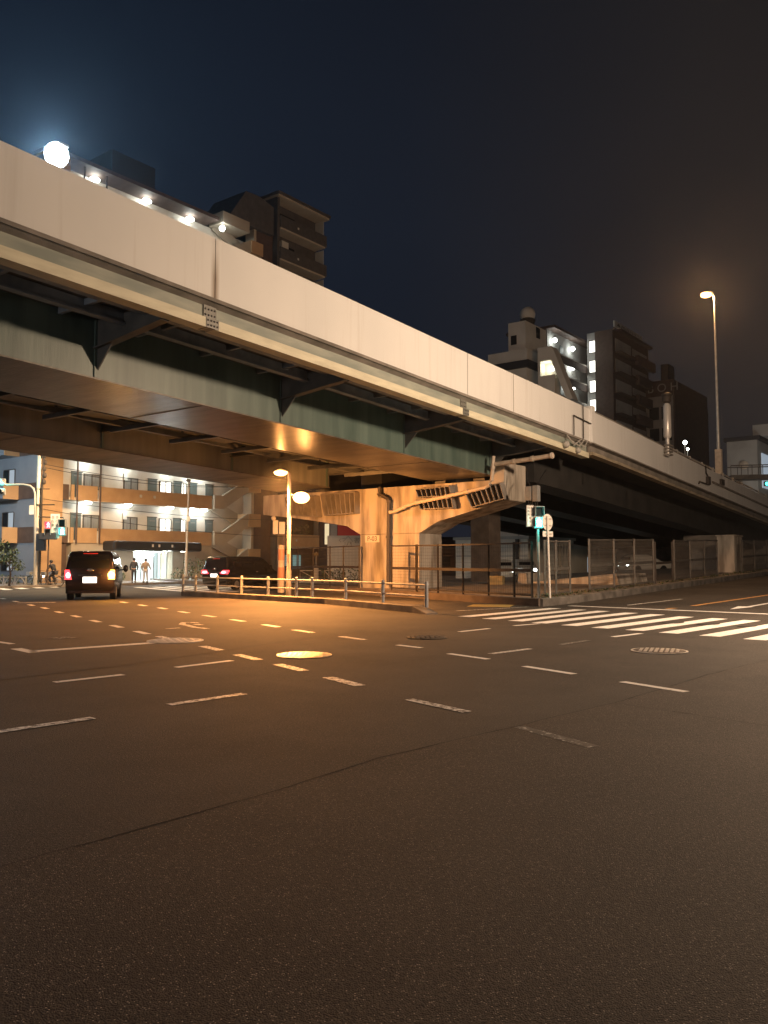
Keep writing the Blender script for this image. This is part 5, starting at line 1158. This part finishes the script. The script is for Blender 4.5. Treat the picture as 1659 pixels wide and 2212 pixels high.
def glamp(t0, k, pw=52, cs=True):
    o = MB().ball((-0.9, t0, fz(k+1)-0.10), 0.33 if k > 5 else 0.26, 0, 12, (0.8, 1.2, 0.5)).build('ceiling_lamp', M['tube'], fl)
    if pw: lamp('lamp_light', o, (-0.9, t0, fz(k+1)-0.28), pw, (0.90, 1.0, 0.96), 0.12)
W = -1.6
for k in (0, 1):
    door(tpx(161, W), k); window(tpx(178, W), tpx(210, W), k); window(tpx(265, W), tpx(293, W), k); door(tpx(326, W), k)
    window(tpx(343, W), tpx(366, W), k, 0.9, 2.05, 'lit_window'); door(tpx(381, W), k, 0.8); window(tpx(389, W), tpx(398, W), k, 0.9, 2.05, 'lit_window'); door(tpx(414, W), k); door(tpx(450, W), k)
    for x in (187, 275, 366, 415, 440): glamp(tpx(x, -0.9), k)
    MB().box(-1.58, -1.45, tpx(262, W), tpx(270, W), fz(k)+1.9, fz(k)+2.4).build('meter_box', M['white_wall'], fl)
for k in (8, 7):
    for x in (205, 318, 412): 
        tt = b1px(x, 400, -0.9)[1]; glamp(tt, k, 45 if k == 8 else 0); door(tt+1.2, k); window(tt-1.8, tt-0.6, k)
# the end of the block at the far left, with its balconies
for k in range(-1, NF):
    z = fz(k)
    if k >= 0:
        MB().box(-11.9, -2.6, TL-1.15, TL-0.005, z-0.08, z+1.02).build('end_balcony', M['cool_lit_wall'], fl)
        MB().box(-2.59, -2.5, TL-1.15, TL-0.005, z-0.08, z+1.02).build('balcony_cheek', M['ochre'], fl)
        MB().box(-2.49, -0.02, TL-0.05, TL-0.004, z-0.08, z+1.02).build('spandrel', M['brown_tile'], fl)
    for s_, pn in ((-4.6, 'dim_window'), (-8.2, 'pane_dark')):
        f = MB()
        for q in ((s_-.06, s_, 1.05, 2.1), (s_+1.5, s_+1.56, 1.05, 2.1), (s_, s_+1.5, .99, 1.05), (s_, s_+1.5, 2.1, 2.16), (s_+.72, s_+.78, 1.05, 2.1)): f.box(q[0], q[1], TL-0.06, TL-0.001, z+q[2], z+q[3])
        f = f.build('window', M['frame_dark'], fl)
        MB().box(s_+0.001, s_+0.719, TL-0.03, TL-0.002, z+1.051, z+2.099).build('pane', M['pane_dark'], f)
        MB().box(s_+0.781, s_+1.499, TL-0.03, TL-0.002, z+1.051, z+2.099).build('pane', M[pn if k < 2 else 'pane_dark'], f)
MB().box(-12.0, -0.03, TL-0.0035, TL-0.0005, 0.1, fz(NF)).build('end_facing', M['cool_lit_wall'], fl)
# stair tower
ST0, ST1 = TR+0.15, TR+5.2
MB().box(-1.59, -0.5, ST1-0.3, ST1, 0.1, fz(NF)+2.5).build('stair_wall', M['beige_wall'], fl)
for k in range(-1, NF):
    z = fz(k)
    b = MB(); b.prism([(ST0, z+0.0), (ST0+1.0, z+0.0), (ST1-1.2, z+SH*0.55), (ST1-1.2, z+SH*0.55+1.15), (ST0+0.9, z+1.15), (ST0, z+1.15)], lambda t, zz: (-0.12, t, zz), lambda t, zz: (0.10, t, zz))
    b.build('stair_parapet', M['beige_wall'], fl)
    b = MB(); b.prism([(ST0+0.6, z+SH*1.0), (ST1-1.0, z+SH*0.55), (ST1-1.0, z+SH*0.55+1.1), (ST0+0.6, z+SH+1.1)], lambda t, zz: (-1.5, t, zz), lambda t, zz: (-1.3, t, zz))
    b.build('stair_flight', M['beige_wall'], fl)
    MB().box(-1.3, 0.2, ST1-1.2, ST1+0.2, z+SH*0.55, z+SH*0.55+1.12).build('landing_parapet', M['ochre'], fl)
# right hand wing with balconies
RW0, RW1 = TR+7.4, TR+14.2
NR = 11; SW = 2.98
wz = lambda k: 3.0+SW*k
M['wing'] = mat('dark grey brown wing tiles', (0.075, 0.070, 0.066), 0.75, (0.10, 0.093, 0.088), 2)
MB().box(-12, -1.3, RW0, RW1, 0, wz(NR)-0.13).build('wing_wall', M['wing'], fl)
MB().box(-12.1, 0.25, RW0-0.1, RW1+0.25, wz(NR)-0.129, wz(NR)+0.05).build('wing_roof', M['beige_wall'], fl)
MB().box(-12.2, 0.35, RW0-0.2, RW1+0.35, wz(NR)+0.051, wz(NR)+0.32).build('roof_edge', M['wing'], fl)
MB().box(-1.29, 0.0, RW0, RW0+0.3, 0.1, wz(NR)-0.13).build('fin_wall', M['wing'], fl)
MB().box(-1.59, -0.6, ST1+0.01, RW0-0.01, 0.1, wz(NR)-3.2).build('stair_wall', M['brown_tile'], fl)
for k in range(NR):
    z = wz(k)
    MB().box(-1.29, 0.1, RW0+0.31, RW1-0.2, z-0.13, z+0.03).build('balcony_slab', M['beige_wall'], fl)
    MB().box(0.0, 0.12, RW0+0.31, RW1, z+0.031, z+1.15).build('balcony_front', M['ochre'] if k < 3 else M['wing'], fl)
    MB().box(-1.295, -1.25, RW0+1.4, RW0+3.6, z+0.25, z+2.1).build('window', M['pane_dark'], fl)
    MB().box(-1.2, -0.1, RW1-0.26, RW1-0.21, z+0.04, z+2.7).build('divider', M['white_wall'], fl)
    MB().box(0.121, 0.14, RW0+2.6, RW0+2.8, z+0.5, z+0.7).build('vent_cover', M['white_wall'], fl)
for k in (NR-2, NR-4): MB().box(-0.8, -0.3, RW0+0.9, RW0+1.8, wz(k)+1.16, wz(k)+2.0).build('wind_screen', M['white_wall'], fl)
MB().box(-1.5, 0.3, TR+0.5, TR+3.6, fz(NF)+0.2, fz(NF)+1.2).build('roof_parapet', M['beige_wall'], fl)
MB().prism([(TR+1.6, fz(NF)+1.21), (RW0-0.3, fz(NF)+1.21), (RW0-0.3, fz(NF)+3.9), (TR+5.2, fz(NF)+4.3), (TR+3.6, fz(NF)+4.2)], lambda t, z: (-4.5, t, z), lambda t, z: (-0.2, t, z)).build('stair_head', M['wing'], fl)
o = MB().ball((0.2, TR+0.5, fz(NF)-0.35), 0.25, 0, 8).build('stair_lamp', M['tube'], fl); lamp('lamp_light', o, (0.6, TR+0.4, fz(NF)-0.4), 30, (.95, 1, .95), 0.1)
# ground floor: entrance hall, canopy, shop front
E0, E1 = tpx(290), tpx(373)
MB().box(-1.55, -0.06, 0.2, E0-0.02, 0.1, 2.94).build('ground_wall', M['beige_wall'], fl)
MB().box(-1.55, -0.06, E1+0.02, TR, 0.1, 2.94).build('ground_wall', M['beige_wall'], fl)
MB().box(-1.59, -0.05, E0-0.015, E1+0.015, 2.42, 2.93).build('hall_lintel', M['cream_wall'], fl)
MB().box(-0.05, 1.5, tpx(247, 1.5), tpx(437, 1.5), 2.42, 3.14).build('canopy', M['black'], fl, 0.15)
b = MB()
for x in (330, 344, 372): q = tpx(x, 1.51); b.box(1.501, 1.515, q-0.08, q+0.08, 2.72, 2.92)
b.build('canopy_lettering', M['cream_wall'], fl)
MB().box(-1.55, 0.9, E0, E1, 0.11, 0.15).build('hall_floor', M['entry_floor'], fl)
MB().box(-1.595, -1.57, E0, E1, 0.15, 2.41).build('hall_back', M['entry_glow'], fl)
for a, c in ((E0, E0+0.06), (E0+1.1, E0+1.16), (E0+2.3, E0+2.36), (E1-1.0, E1-0.94), (E1-0.06, E1)): MB().box(-0.75, -0.68, a, c, 0.15, 2.41).build('glazing_bar', M['chrome'], fl)
MB().box(-0.73, -0.70, E0+2.37, E1-1.01, 0.16, 2.3).build('glass_door', M['entry_glow'], fl)
MB().box(-1.565, -1.55, E0+0.3, E0+1.0, 1.15, 1.5).build('notice_board', M['grey_wall'], fl); MB().box(-1.565, -1.55, E0+1.5, E0+2.2, 1.15, 1.5).build('notice_board', M['grey_wall'], fl)
for x0, x1 in ((E0+0.2, E0+1.0), (E0+1.3, E0+2.2), (E1-1.5, E1-0.3)): MB().box(-1.3, -0.9, x0, x1, 2.36, 2.405).build('hall_lamp', M['tube'], fl)
lamp('hall_light', fl, (-0.95, (E0+E1)/2, 2.2), 900, (0.80, 1.0, 1.0), 0.25, 165, (0.3, (E0+E1)/2, 0))
lamp('canopy_light', fl, (0.9, (E0+E1)/2+0.8, 2.25), 600, (0.95, 1.0, 0.95), 0.2, 158, (3.6, (E0+E1)/2+0.8, 0))
for x in (300, 355, 395): q = tpx(x, .8); MB().box(0.7, 0.95, q-0.15, q+0.15, 2.40, 2.42).build('canopy_lamp', M['tube'], fl)
q = tpx(256, 0.8); g = MB().ball((0.9, q, 0.75), 0.2, 0, 10, (1, 1, 1.5)).build('garden_lamp', M['tube'], fl); lamp('lamp_light', g, (1.15, q, 0.9), 35, (1, 1, .9), 0.1)
MB().tube([(0.35, q, 0.1), (0.35, q, 2.9)], 0.11, 10).build('entrance_column', M['cream_wall'], fl)
MB().box(-1.28, -0.1, RW0+0.3, RW1, 0.1, 0.95).build('ground_wall', M['brown_tile'], fl)
MB().box(-1.2, -0.6, RW0+0.3, RW1, 2.3, 2.86).build('ground_wall', M['brown_tile'], fl)
M['teal_window'] = emit('teal lit shop glass', (0.30, 0.72, 0.70), 0.30)
n_ = 6
for i in range(n_):
    a = RW0+1.2+(RW1-RW0-3.2)*i/n_; MB().box(-1.27, -1.22, a+0.06, a+(RW1-RW0-3.2)/n_-0.06, 1.0, 2.25).build('shop_window', M['teal_window' if i % 3 else 'pane'], fl)
# shrubs standing on a balcony of the right wing
q = b1w(0.0, RW0+3.6); hedge('bushy plants growing over the lowest ochre balcony of the right wing', (q.x-0.4, q.y+0.3, fz(0)+0.6), (3.2, 0.9, 1.7), 380, 0.11, -AZ+R(90), 'plants on the flats', 'balcony_plant')

# ================================================================== boarded lot between the flats and the pier
q0, q1 = at(707, 1200, 66.0), at(800, 1200, 66.0)
t = thing('hoarding', 'pale boarded wall with worn dark marks seen between the ochre balcony and the pier', 'hoarding', (q0.x, 66.0, 0.0))
wd = q1.x-q0.x; zt = at(740, 1157, 66).z
MB().box(0, wd, 0, 0.12, 0.1, zt).build('board', M['white_wall'], t)
px = lambda x, y: (at(x, y, 66).x-q0.x, at(x, y, 66).z)
for mk, x, y, sz in (('く', 735, 1168, 0.36), ('つ', 742, 1166, 0.34), ('ハ', 754, 1175, 0.5), ('書', 771, 1168, 0.5)):
    a, z = px(x, y); text(mk, sz, 'board_lettering', M['girder_grey'], t, facing((a, -0.006, z), (0, -1, 0)), 0.002)
a, z = px(752, 1169); b = MB()
for p, r in (((-.4, -.05), (0, .4)), ((0, .4), (.4, -.05)), ((-.25, -.05), (-.25, -.4)), ((.25, -.05), (.25, -.4))): b.bar((a+p[0], -0.008, z+p[1]), (a+r[0], -0.008, z+r[1]), 0.012, 0.05)
b.build('house_mark', M['grey_wall'], t)
q0, q1 = at(729, 1150, 74.0), at(790, 1150, 74.0)
t = thing('billboard', 'plain dark red billboard rising behind the pale boarded wall', 'billboard', (q0.x, 74.0, 0))
MB().box(0, q1.x-q0.x, 0, 0.2, at(740, 1160, 74).z, at(740, 1122, 74).z).build('panel', M['red_board'], t)
for x in (0.5, 2.0): MB().box(x, x+0.15, 0.21, 0.35, 0, at(740, 1126, 74).z).build('post', M['fence_dark'], t)
q0, q1 = at(688, 1150, 80.0), at(729, 1150, 80.0)
t = thing('narrow_building', 'narrow dark building with one lit yellow strip between the flats and the red billboard', 'building', (q0.x, 80.0, 0))
wd = q1.x-q0.x; zt = at(700, 1118, 80).z
MB().box(0, wd, 0, 6, 0, zt).build('wall', M['navy_roof'], t); MB().box(-0.1, wd+0.1, -0.1, 6.1, zt, zt+0.2).build('roof', M['brown_tile'], t)
MB().box(wd*0.33, wd*0.56, -0.05, -0.001, zt-2.6, zt-0.6).build('lit_strip', M['warm_window'], t)
MB().box(wd*0.62, wd*0.98, -0.06, -0.001, zt-4.0, zt-0.2).build('panel', M['grey_wall'], t)

# ================================================================== beyond the ramp: low lit walls and a shop
def corner(x, Y): p = at(x, 1200, Y); return Vector((p.x, p.y, 0))
def block(label, name, c, s0, t1, h, m, roof='grey_wall', rz=BROT, cat='building', group=None):
    """near corner at c; runs s0 (negative: to the left) across and t1 away"""
    t = thing(name, label, cat, c, rz, group)
    MB().box(s0, 0, 0, t1, -0.1, h).build('wall', M[m], t); MB().box(s0-0.15, 0.15, -0.15, t1+0.15, h+0.002, h+0.22).build('roof', M[roof], t)
    return t
c = corner(1141, 62.0); h = at(1141, 1164, 62).z
t = block('low blank cream wall with dark pilasters seen through the fence right of the slim column', 'warehouse', c, -6.4, 8, h, 'cream_wall')
for s_ in (-0.9, -2.6, -4.4): MB().box(s_-0.12, s_+0.12, -0.12, -0.001, 0, h).build('pilaster', M['fence_dark'], t)
MB().box(-6.3, -0.1, -0.06, -0.002, h*0.60, h*0.63).build('string_course', M['grey_wall'], t)
c = corner(1212, 66.0); h = at(1190, 1185, 66).z
t = block('dim row of shop fronts behind the walk signal pole', 'shop_row', c, -4.6, 7, h, 'beige_wall')
for i in range(4): MB().box(-4.3+1.1*i, -3.5+1.1*i, -0.05, -0.001, 0.2, 1.9).build('shop_window', M['warm_window' if i == 2 else 'pane_dark'], t)
MB().box(-2.4, -1.8, -0.2, -0.06, h-1.1, h-0.5).build('lit_sign', M['dim_window'], t)
c = corner(1272, 70.0); h = at(1240, 1190, 70).z
t = block('small shop with a red and purple lit corner under the ramp', 'shop', c, -4.4, 6, h, 'white_wall')
M['purple_sign'] = emit('purple sign band', (0.12, 0.06, 0.55), 0.9); M['red_sign'] = emit('red sign panel', (0.9, 0.03, 0.05), 0.9)
MB().box(-4.4, -3.0, -0.1, -0.001, h-0.75, h-0.25).build('sign_band', M['purple_sign'], t); MB().box(-4.4, -3.75, -0.12, -0.002, h-1.9, h-0.76).build('sign_panel', M['red_sign'], t)
for i in range(3): MB().box(-2.9+1.0*i, -2.1+1.0*i, -0.05, -0.001, 0.3, 2.0).build('shop_window', M['lit_window' if i == 1 else 'dim_window'], t)
t = thing('concrete_block', 'pale concrete barrier block lying inside the fence right of the pier', 'concrete block', (*b2w(1.9, 6.6)[:2], 0.25), BROT)
MB().prism([(-0.3, 0), (0.3, 0), (0.22, 0.75), (-0.22, 0.75)], lambda s, z: (s, 0, z), lambda s, z: (s, 2.6, z)).build('block_body', M['concrete'], t, 0.02)
MB().box(-0.05, 0.05, 1.2, 1.4, 0.7, 0.82).build('lifting_eye', M['fence_dark'], t)
t = thing('concrete_block', 'yellowish concrete block lying beside the pale barrier block', 'concrete block', (*b2w(1.2, 5.2)[:2], 0.25), BROT+0.3)
MB().box(-0.35, 0.35, -0.3, 0.3, 0, 0.62).build('block_body', M['yellow'], t, 0.03)
MB().box(-0.05, 0.05, -0.05, 0.05, 0.6, 0.7).build('lifting_eye', M['fence_dark'], t)
t = thing('concrete_ramp', 'sloping concrete slab on the ground behind the fence under the ramp', 'concrete slab', (*b2w(3.6, 7.0)[:2], 0.25), BROT)
MB().prism([(-1.3, 0), (3.4, 0), (3.2, 0.75), (-1.3, 0.3)], lambda s, z: (s, 0, z), lambda s, z: (s, 4.0, z)).build('slab', M['concrete'], t, 0.02)

# ================================================================== distant buildings above the parapet
def zat(x, y, Y): return at(x, y, Y).z
# white building with a round water tank
Y = 95.0; c = corner(1140, Y)
t = thing('white_building', 'white stepped building crowned by a round water tank', 'building', c, BROT)
fy = lambda x, y, s=None, tt=None: frame_pt(x, y, (c.x, c.y), s, tt)
zT, zM = zat(1140, 692, Y), zat(1140, 757, Y)
sL = fy(1098, 720, tt=0)[0]; tR = fy(1180, 720, s=0)[1]
MB().box(sL, 0, 0, tR, zM-1, zT).build('tower', M['white_wall'], t)
tk = MB().ball(((sL)*0.30, tR*0.35, zat(1144, 671, Y)+0.1), 0.93, 0, 20).build('water_tank', M['white_wall'], t)
MB().lathe([(0.75, zT), (0.95, zT+0.55), (0.55, zT+0.9)], (sL*0.30, tR*0.35, 0), 14).build('tank_base', M['fence_dark'], t)
b = MB().box(sL+0.35, sL+1.1, -0.04, -0.001, zM+0.9, zM+2.0); b.box(0.001, 0.04, tR*0.50, tR*0.68, zM+2.1, zM+3.4); b.build('window', M['pane_dark'], t)
zE = zat(1127, 782, Y)
MB().box(sL-2.3, 0.6, -0.8, tR+1, zE, zM-0.001).build('upper_storey', M['white_wall'], t)
MB().box(sL-2.6, 0.9, -1.1, tR+3, zE-0.8, zE-0.002).build('eaves', M['navy_roof'], t)
MB().box(sL-2.2, 0.4, -0.6, tR+2.5, 0, zE-0.805).build('wall', M['white_wall'], t)
# its stair bay with the lit opening
c2 = corner(1165, 96.5); 
t2x = lambda x, y, tt=0: frame_pt(x, y, (c.x, c.y), None, tt)
a0 = t2x(1167, 800, -1.2); a1 = t2x(1193, 800, -1.2); zt_, zb2 = t2x(1180, 779, -1.2)[2], t2x(1180, 811, -1.2)[2]
b = MB()
b.box(a0[0]-0.3, a0[0], -1.2, 0.2, zb2-12, zt_+0.001); b.box(a0[0]-0.3, a1[0]-0.15, -1.2, 0.2, zt_+0.002, zt_+1.6)
b.box(a0[0]+0.001, a1[0]+0.3, -1.2, 0.2, zb2-12, zb2)
b.prism([(a1[0]-0.149, zt_+1.6), (a1[0]+0.1, zt_+1.3), (a1[0]+2.4, zb2-3.0), (a1[0]+1.7, zb2-3.0), (a1[0]-0.149, zt_)], lambda s, z: (s, -1.2, z), lambda s, z: (s, 0.2, z))
b.build('stair_bay', M['white_wall'], t)
MB().box(a0[0], a1[0]+0.3, 0.21, 0.3, zb2-1, zt_+1).build('stair_back', M['cream_wall'], t)
o = MB().ball(((a0[0]+a1[0])/2+0.2, -0.1, (zt_+zb2)/2+0.1), 0.32, 0, 10).build('stair_lamp', M['lit_window'], t)
lamp('lamp_light', o, ((a0[0]+a1[0])/2-0.2, -0.55, (zt_+zb2)/2+0.2), 60, (1, 0.93, 0.65), 0.2)
# brown tower with lit galleries
Y = 120.0; c = corner(1331, Y)
t = thing('apartment_tower', 'dark brown apartment tower with lit stair windows and a roof sign', 'building', c, BROT)
f3 = lambda x, y, s=None, tt=None: frame_pt(x, y, (c.x, c.y), s, tt)
zT = f3(1308, 713, tt=0)[2]; sL = f3(1285, 750, tt=0)[0]; s2 = f3(1268, 750, tt=0.6)[0]; SH3 = 3.05
tR = f3(1401, 800, s=0)[1]
MB().box(sL, 0, 0, tR, 0, zT).build('wall', M['brown_tile'], t)
MB().box(sL, 0.6, 2.0, tR+0.4, zT+0.002, zT+0.4).build('roof', M['brown_tile'], t)
MB().box(s2, sL-0.002, 0.6, 8, 0, zT+0.1).build('stair_bay', M['grey_wall'], t)
tops = [f3(1278, y, tt=0.6)[2] for y in (736, 779, 822, 863)]
for z in tops:
    w_ = MB().box(s2+0.35, sL-0.1, 0.53, 0.598, z-1.9, z-0.0).build('window', M['frame_dark'], t); MB().box(s2+0.42, sL-0.17, 0.50, 0.528, z-1.8, z-0.1).build('pane', M['lit_window'], w_)
    lamp('stair_light', w_, (s2+0.8, 0.2, z-0.5), 14, (1, 1, .92), 0.15)
# gallery wing coming forward on the left
MB().box(s2-1.6-6, s2-1.6, -9.5, 8, 0, zT-1.2).build('gallery_wall', M['grey_wall'], t)
MB().box(s2-8, s2-0.3, -9.8, 8, zT-1.19, zT-0.8).build('gallery_roof', M['brown_tile'], t)
gz = [f3(1245, y, s=s2-0.2)[2] for y in (764, 805, 848)]
for i, z in enumerate(gz+[gz[-1]-3.05, gz[-1]-6.1, gz[-1]-9.1]):
    MB().box(s2-1.59, s2-0.05, -9.5, 0.59, z-1.35, z-1.2).build('gallery_slab', M['cream_wall'], t)
    MB().box(s2-0.2, s2-0.05, -9.5, 0.59, z-2.4, z-1.36).build('gallery_parapet', M['brown_tile'] if i != 2 else M['grey_wall'], t)
    if i < 3:
        tl = f3(1240, 770, s=s2-0.8)[1]
        for tq in ([tl, tl-6] if i == 0 else [tl]):
            o = MB().ball((s2-1.0, tq, z+0.95), 0.33, 0, 10).build('gallery_lamp', M['tube'], t); lamp('lamp_light', o, (s2-0.7, tq, z+0.75), 60, (1, 1, .93), 0.15)
        MB().box(s2-1.58, s2-1.5, tl-3.2, tl-2.2, z-1.2, z+0.9).build('door', M['door_teal'], t)
for k in range(9):
    z = zT-2.9-SH3*k
    if z < 3: break
    MB().box(0.002, 1.1, tR*0.02, tR*0.48, z-0.55, z-0.42).build('balcony_slab', M['brown_tile'], t)
    MB().box(0.003, 0.12, 0.9, tR*0.47, z-0.4, z+1.7).build('pale_panel', M['grey_wall'], t)
    MB().box(0.6, 1.15, tR*0.5, tR, z-1.1, z+0.35).build('balcony_front', M['brown_tile'], t)
    MB().box(0.003, 0.10, tR*0.52, tR*0.93, z+0.5, z+1.55).build('window', M['grey_wall'], t)
q = f3(1327, 700, s=0.2); q2 = f3(1387, 735, s=0.2)
zb_, zt_ = f3(1327, 714, s=0.2)[2], f3(1327, 692, s=0.2)[2]
MB().box(0.05, 0.25, q[1], q2[1], max(zb_, zT+0.41), zt_).build('roof_sign', M['white_wall'], t)
b = MB()
for k in range(4): tq = q[1]+(q2[1]-q[1])*(k+0.5)/4; b.bar((-1.2, tq, zT+0.1), (0.0, tq, zt_-0.5), 0.12, 0.12)
b.build('sign_strut', M['fence_dark'], t)
hgt = zt_-max(zb_, zT+0.41); ln = q2[1]-q[1]
text('▲西山ハイツ', hgt*0.62, 'sign_lettering', M['ink'], t, facing((0.27, (q[1]+q2[1])/2, (zt_+max(zb_, zT+0.41))/2), (1, 0, 0)), 0.01, 'CENTER', ln*0.86/(hgt*0.62*5.9))
# grey building with roof lettering
Y = 128.0; c = corner(1461, Y)
t = thing('grey_building', 'grey building with a dark roof band of faint letters right of the brown tower', 'building', c, BROT)
f4 = lambda x, y, s=None, tt=None: frame_pt(x, y, (c.x, c.y), s, tt)
zT = f4(1461, 852, tt=0)[2]; sL = f4(1388, 860, tt=0)[0]; tR = f4(1526, 850, s=0)[1]
zR = f4(1461, 818, tt=0)[2]
MB().box(sL, 0, 0, tR, 0, zT).build('wall', M['grey_wall'], t)
MB().box(sL, 0.1, -0.1, tR, zT+0.002, zR).build('roof_band', M['brown_tile'], t)
MB().box(0.002, 0.2, 0.1, tR, 0, zT-0.002).build('side_wall', M['brown_tile'], t)
MB().box(sL*0.45, sL*0.2, 1.0, 4.0, zR+0.001, zR+2.8).build('roof_house', M['navy_roof'], t)
for k in range(4):
    z = f4(1420, 880+46*k, tt=0)[2]
    for s_ in (sL*0.62, sL*0.22): MB().box(s_-0.75, s_+0.75, -0.05, -0.001, z-2.0, z).build('window', M['pane_dark'], t)
text('A B O H', (zR-zT)*0.75, 'roof_lettering', M['grey_wall'], t, facing((sL*0.5, -0.14, (zR+zT)/2), (0, -1, 0)), 0.02, 'CENTER', 1.0)
# pale building at the right edge and the footbridge in front of it
Y = 105.0; c = corner(1642, Y)
t = thing('pale_building', 'pale plain building at the right picture edge behind the ramp', 'building', c, BROT)
f5 = lambda x, y, s=None, tt=None: frame_pt(x, y, (c.x, c.y), s, tt)
zT = f5(1642, 949, tt=0)[2]; sL = f5(1570, 960, tt=0)[0]; zU = f5(1642, 916, tt=0)[2]
MB().box(sL, 0, 0, 14, 0, zT).build('wall', M['grey_wall'], t); MB().box(sL-0.3, 0.4, -0.4, 14, zT+0.002, zT+0.5).build('eaves', M['navy_roof'], t)
MB().box(-0.6, 2.0, 0.5, 12, zT+0.502, zU).build('upper_wall', M['grey_wall'], t)
p0 = f5(1608, 1005, tt=0); MB().ball((p0[0], -0.2, p0[2]), 0.55, 0, 10, (1, 0.3, 1)).build('round_sign', M['pipe'], t)
MB().box(0.002, 0.1, 2, 6, zT-6, zT-1.5).build('window', M['dim_window'], t)
a = at(1575, 1028, 84.0); q = at(1720, 1026, 84.0)
t = thing('footbridge', 'dark footbridge crossing in front of the pale building at the right edge', 'footbridge', (a.x, 84.0, 0), R(-12))
h = a.z; MB().box(0, 14, -0.9, 0.9, h-0.45, h).build('deck', M['girder_dark'], t)
for y in (-0.92, 0.92):
    b = MB().box(0, 14, y-0.04, y+0.04, h+0.9, h+1.0)
    for k in range(15): b.box(k-0.03+0.0, k+0.03, y-0.03, y+0.03, h, h+0.9)
    b.build('railing', M['fence_grey'], t)
for x in (0.6, 13): MB().box(x, x+0.6, -0.3, 0.3, 0, h-0.45).build('leg', M['concrete_dark'], t)
q = at(1657, 1045, 82.0)
t = thing('traffic_signal', 'small distant traffic signal showing green at the right picture edge', 'signal', (q.x, 82.0, 0))
MB().tube([(0.5, 0.1, 0), (0.5, 0.1, q.z+0.6)], 0.09, 8).build('pole', M['pole'], t)
MB().box(-0.3, 1.1, -0.06, 0.12, q.z-0.24, q.z+0.24).build('housing', M['dark_box'], t, 0.04)
for i in range(3): MB().lathe([(0.16, -0.07), (0.12, -0.1), (0.001, -0.11)], (-0.05+0.44*i, 0, q.z), 14, 0, 'y').build('lens', M['green_light'] if i == 0 else M['pane_dark'], t)
# small lamps beyond the parapet
for x, y, Y, r, lb in ((1479, 956, 92.0, 0.22, 'small white lamp shining beyond the ramp parapet beside the tall lamp post'), (1485, 970, 92.5, 0.14, 'tiny white lamp just below the other one beyond the ramp parapet')):
    q = at(x, y, Y); t = thing('area_lamp', lb, 'lamp', (q.x, Y, 0), 0, 'small lamps beyond the ramp')
    MB().tube([(0, 0, 0), (0, 0, q.z)], 0.06, 6).build('pole', M['pole'], t); MB().ball((0, -0.1, q.z), r, 0, 10).build('lens', M['tube'], t)

# far blocks closing the view at street level
for x0, x1, ytop, Y, lb in ((560, 700, 1150, 150, 'distant dark block low behind the red billboard'), (905, 985, 1165, 140, 'distant low dark block seen under the pier cap right of the pier'), (985, 1100, 1182, 165, 'distant dark block behind the slim brownish column'),
        (1095, 1260, 1178, 150, 'distant dark block behind the row of shop fronts'), (-120, 60, 1120, 130, 'distant dark block behind the flats at the left picture edge')):
    a = at(x0, ytop, Y); c = at(x1, ytop, Y)
    t = thing('distant_building', lb, 'building', (a.x, Y, 0), 0, 'distant blocks at street level')
    MB().box(0, c.x-a.x, 0, 12, -0.1, a.z).build('wall', M['brown_tile'], t); MB().box(-0.2, c.x-a.x+0.2, -0.2, 12, a.z+0.002, a.z+0.4).build('roof', M['navy_roof'], t)
    for i in range(int((c.x-a.x)/3)):
        for k in range(int(a.z/3)):
            w_ = MB().box(0.9+3*i, 2.3+3*i, -0.06, -0.001, 1.0+3*k, 2.4+3*k).build('window', M['dim_window' if (i*3+k*5) % 7 == 0 else 'pane_dark'], t)

# added haze volume that gives the lamps halos like lens glare
hz = MB().box(-70, 90, -30, 175, -1.2, 48).build('haze', []); hz['kind'] = 'stuff'
m = bpy.data.materials.new('halo haze'); m.use_nodes = True; n = m.node_tree; n.nodes.clear()
vo = n.nodes.new('ShaderNodeVolumePrincipled'); vo.inputs['Color'].default_value = (0.9, 0.92, 0.95, 1); vo.inputs['Density'].default_value = HAZE; vo.inputs['Anisotropy'].default_value = 0.85
ou = n.nodes.new('ShaderNodeOutputMaterial'); n.links.new(vo.outputs[0], ou.inputs['Volume']); hz.data.materials.append(m)
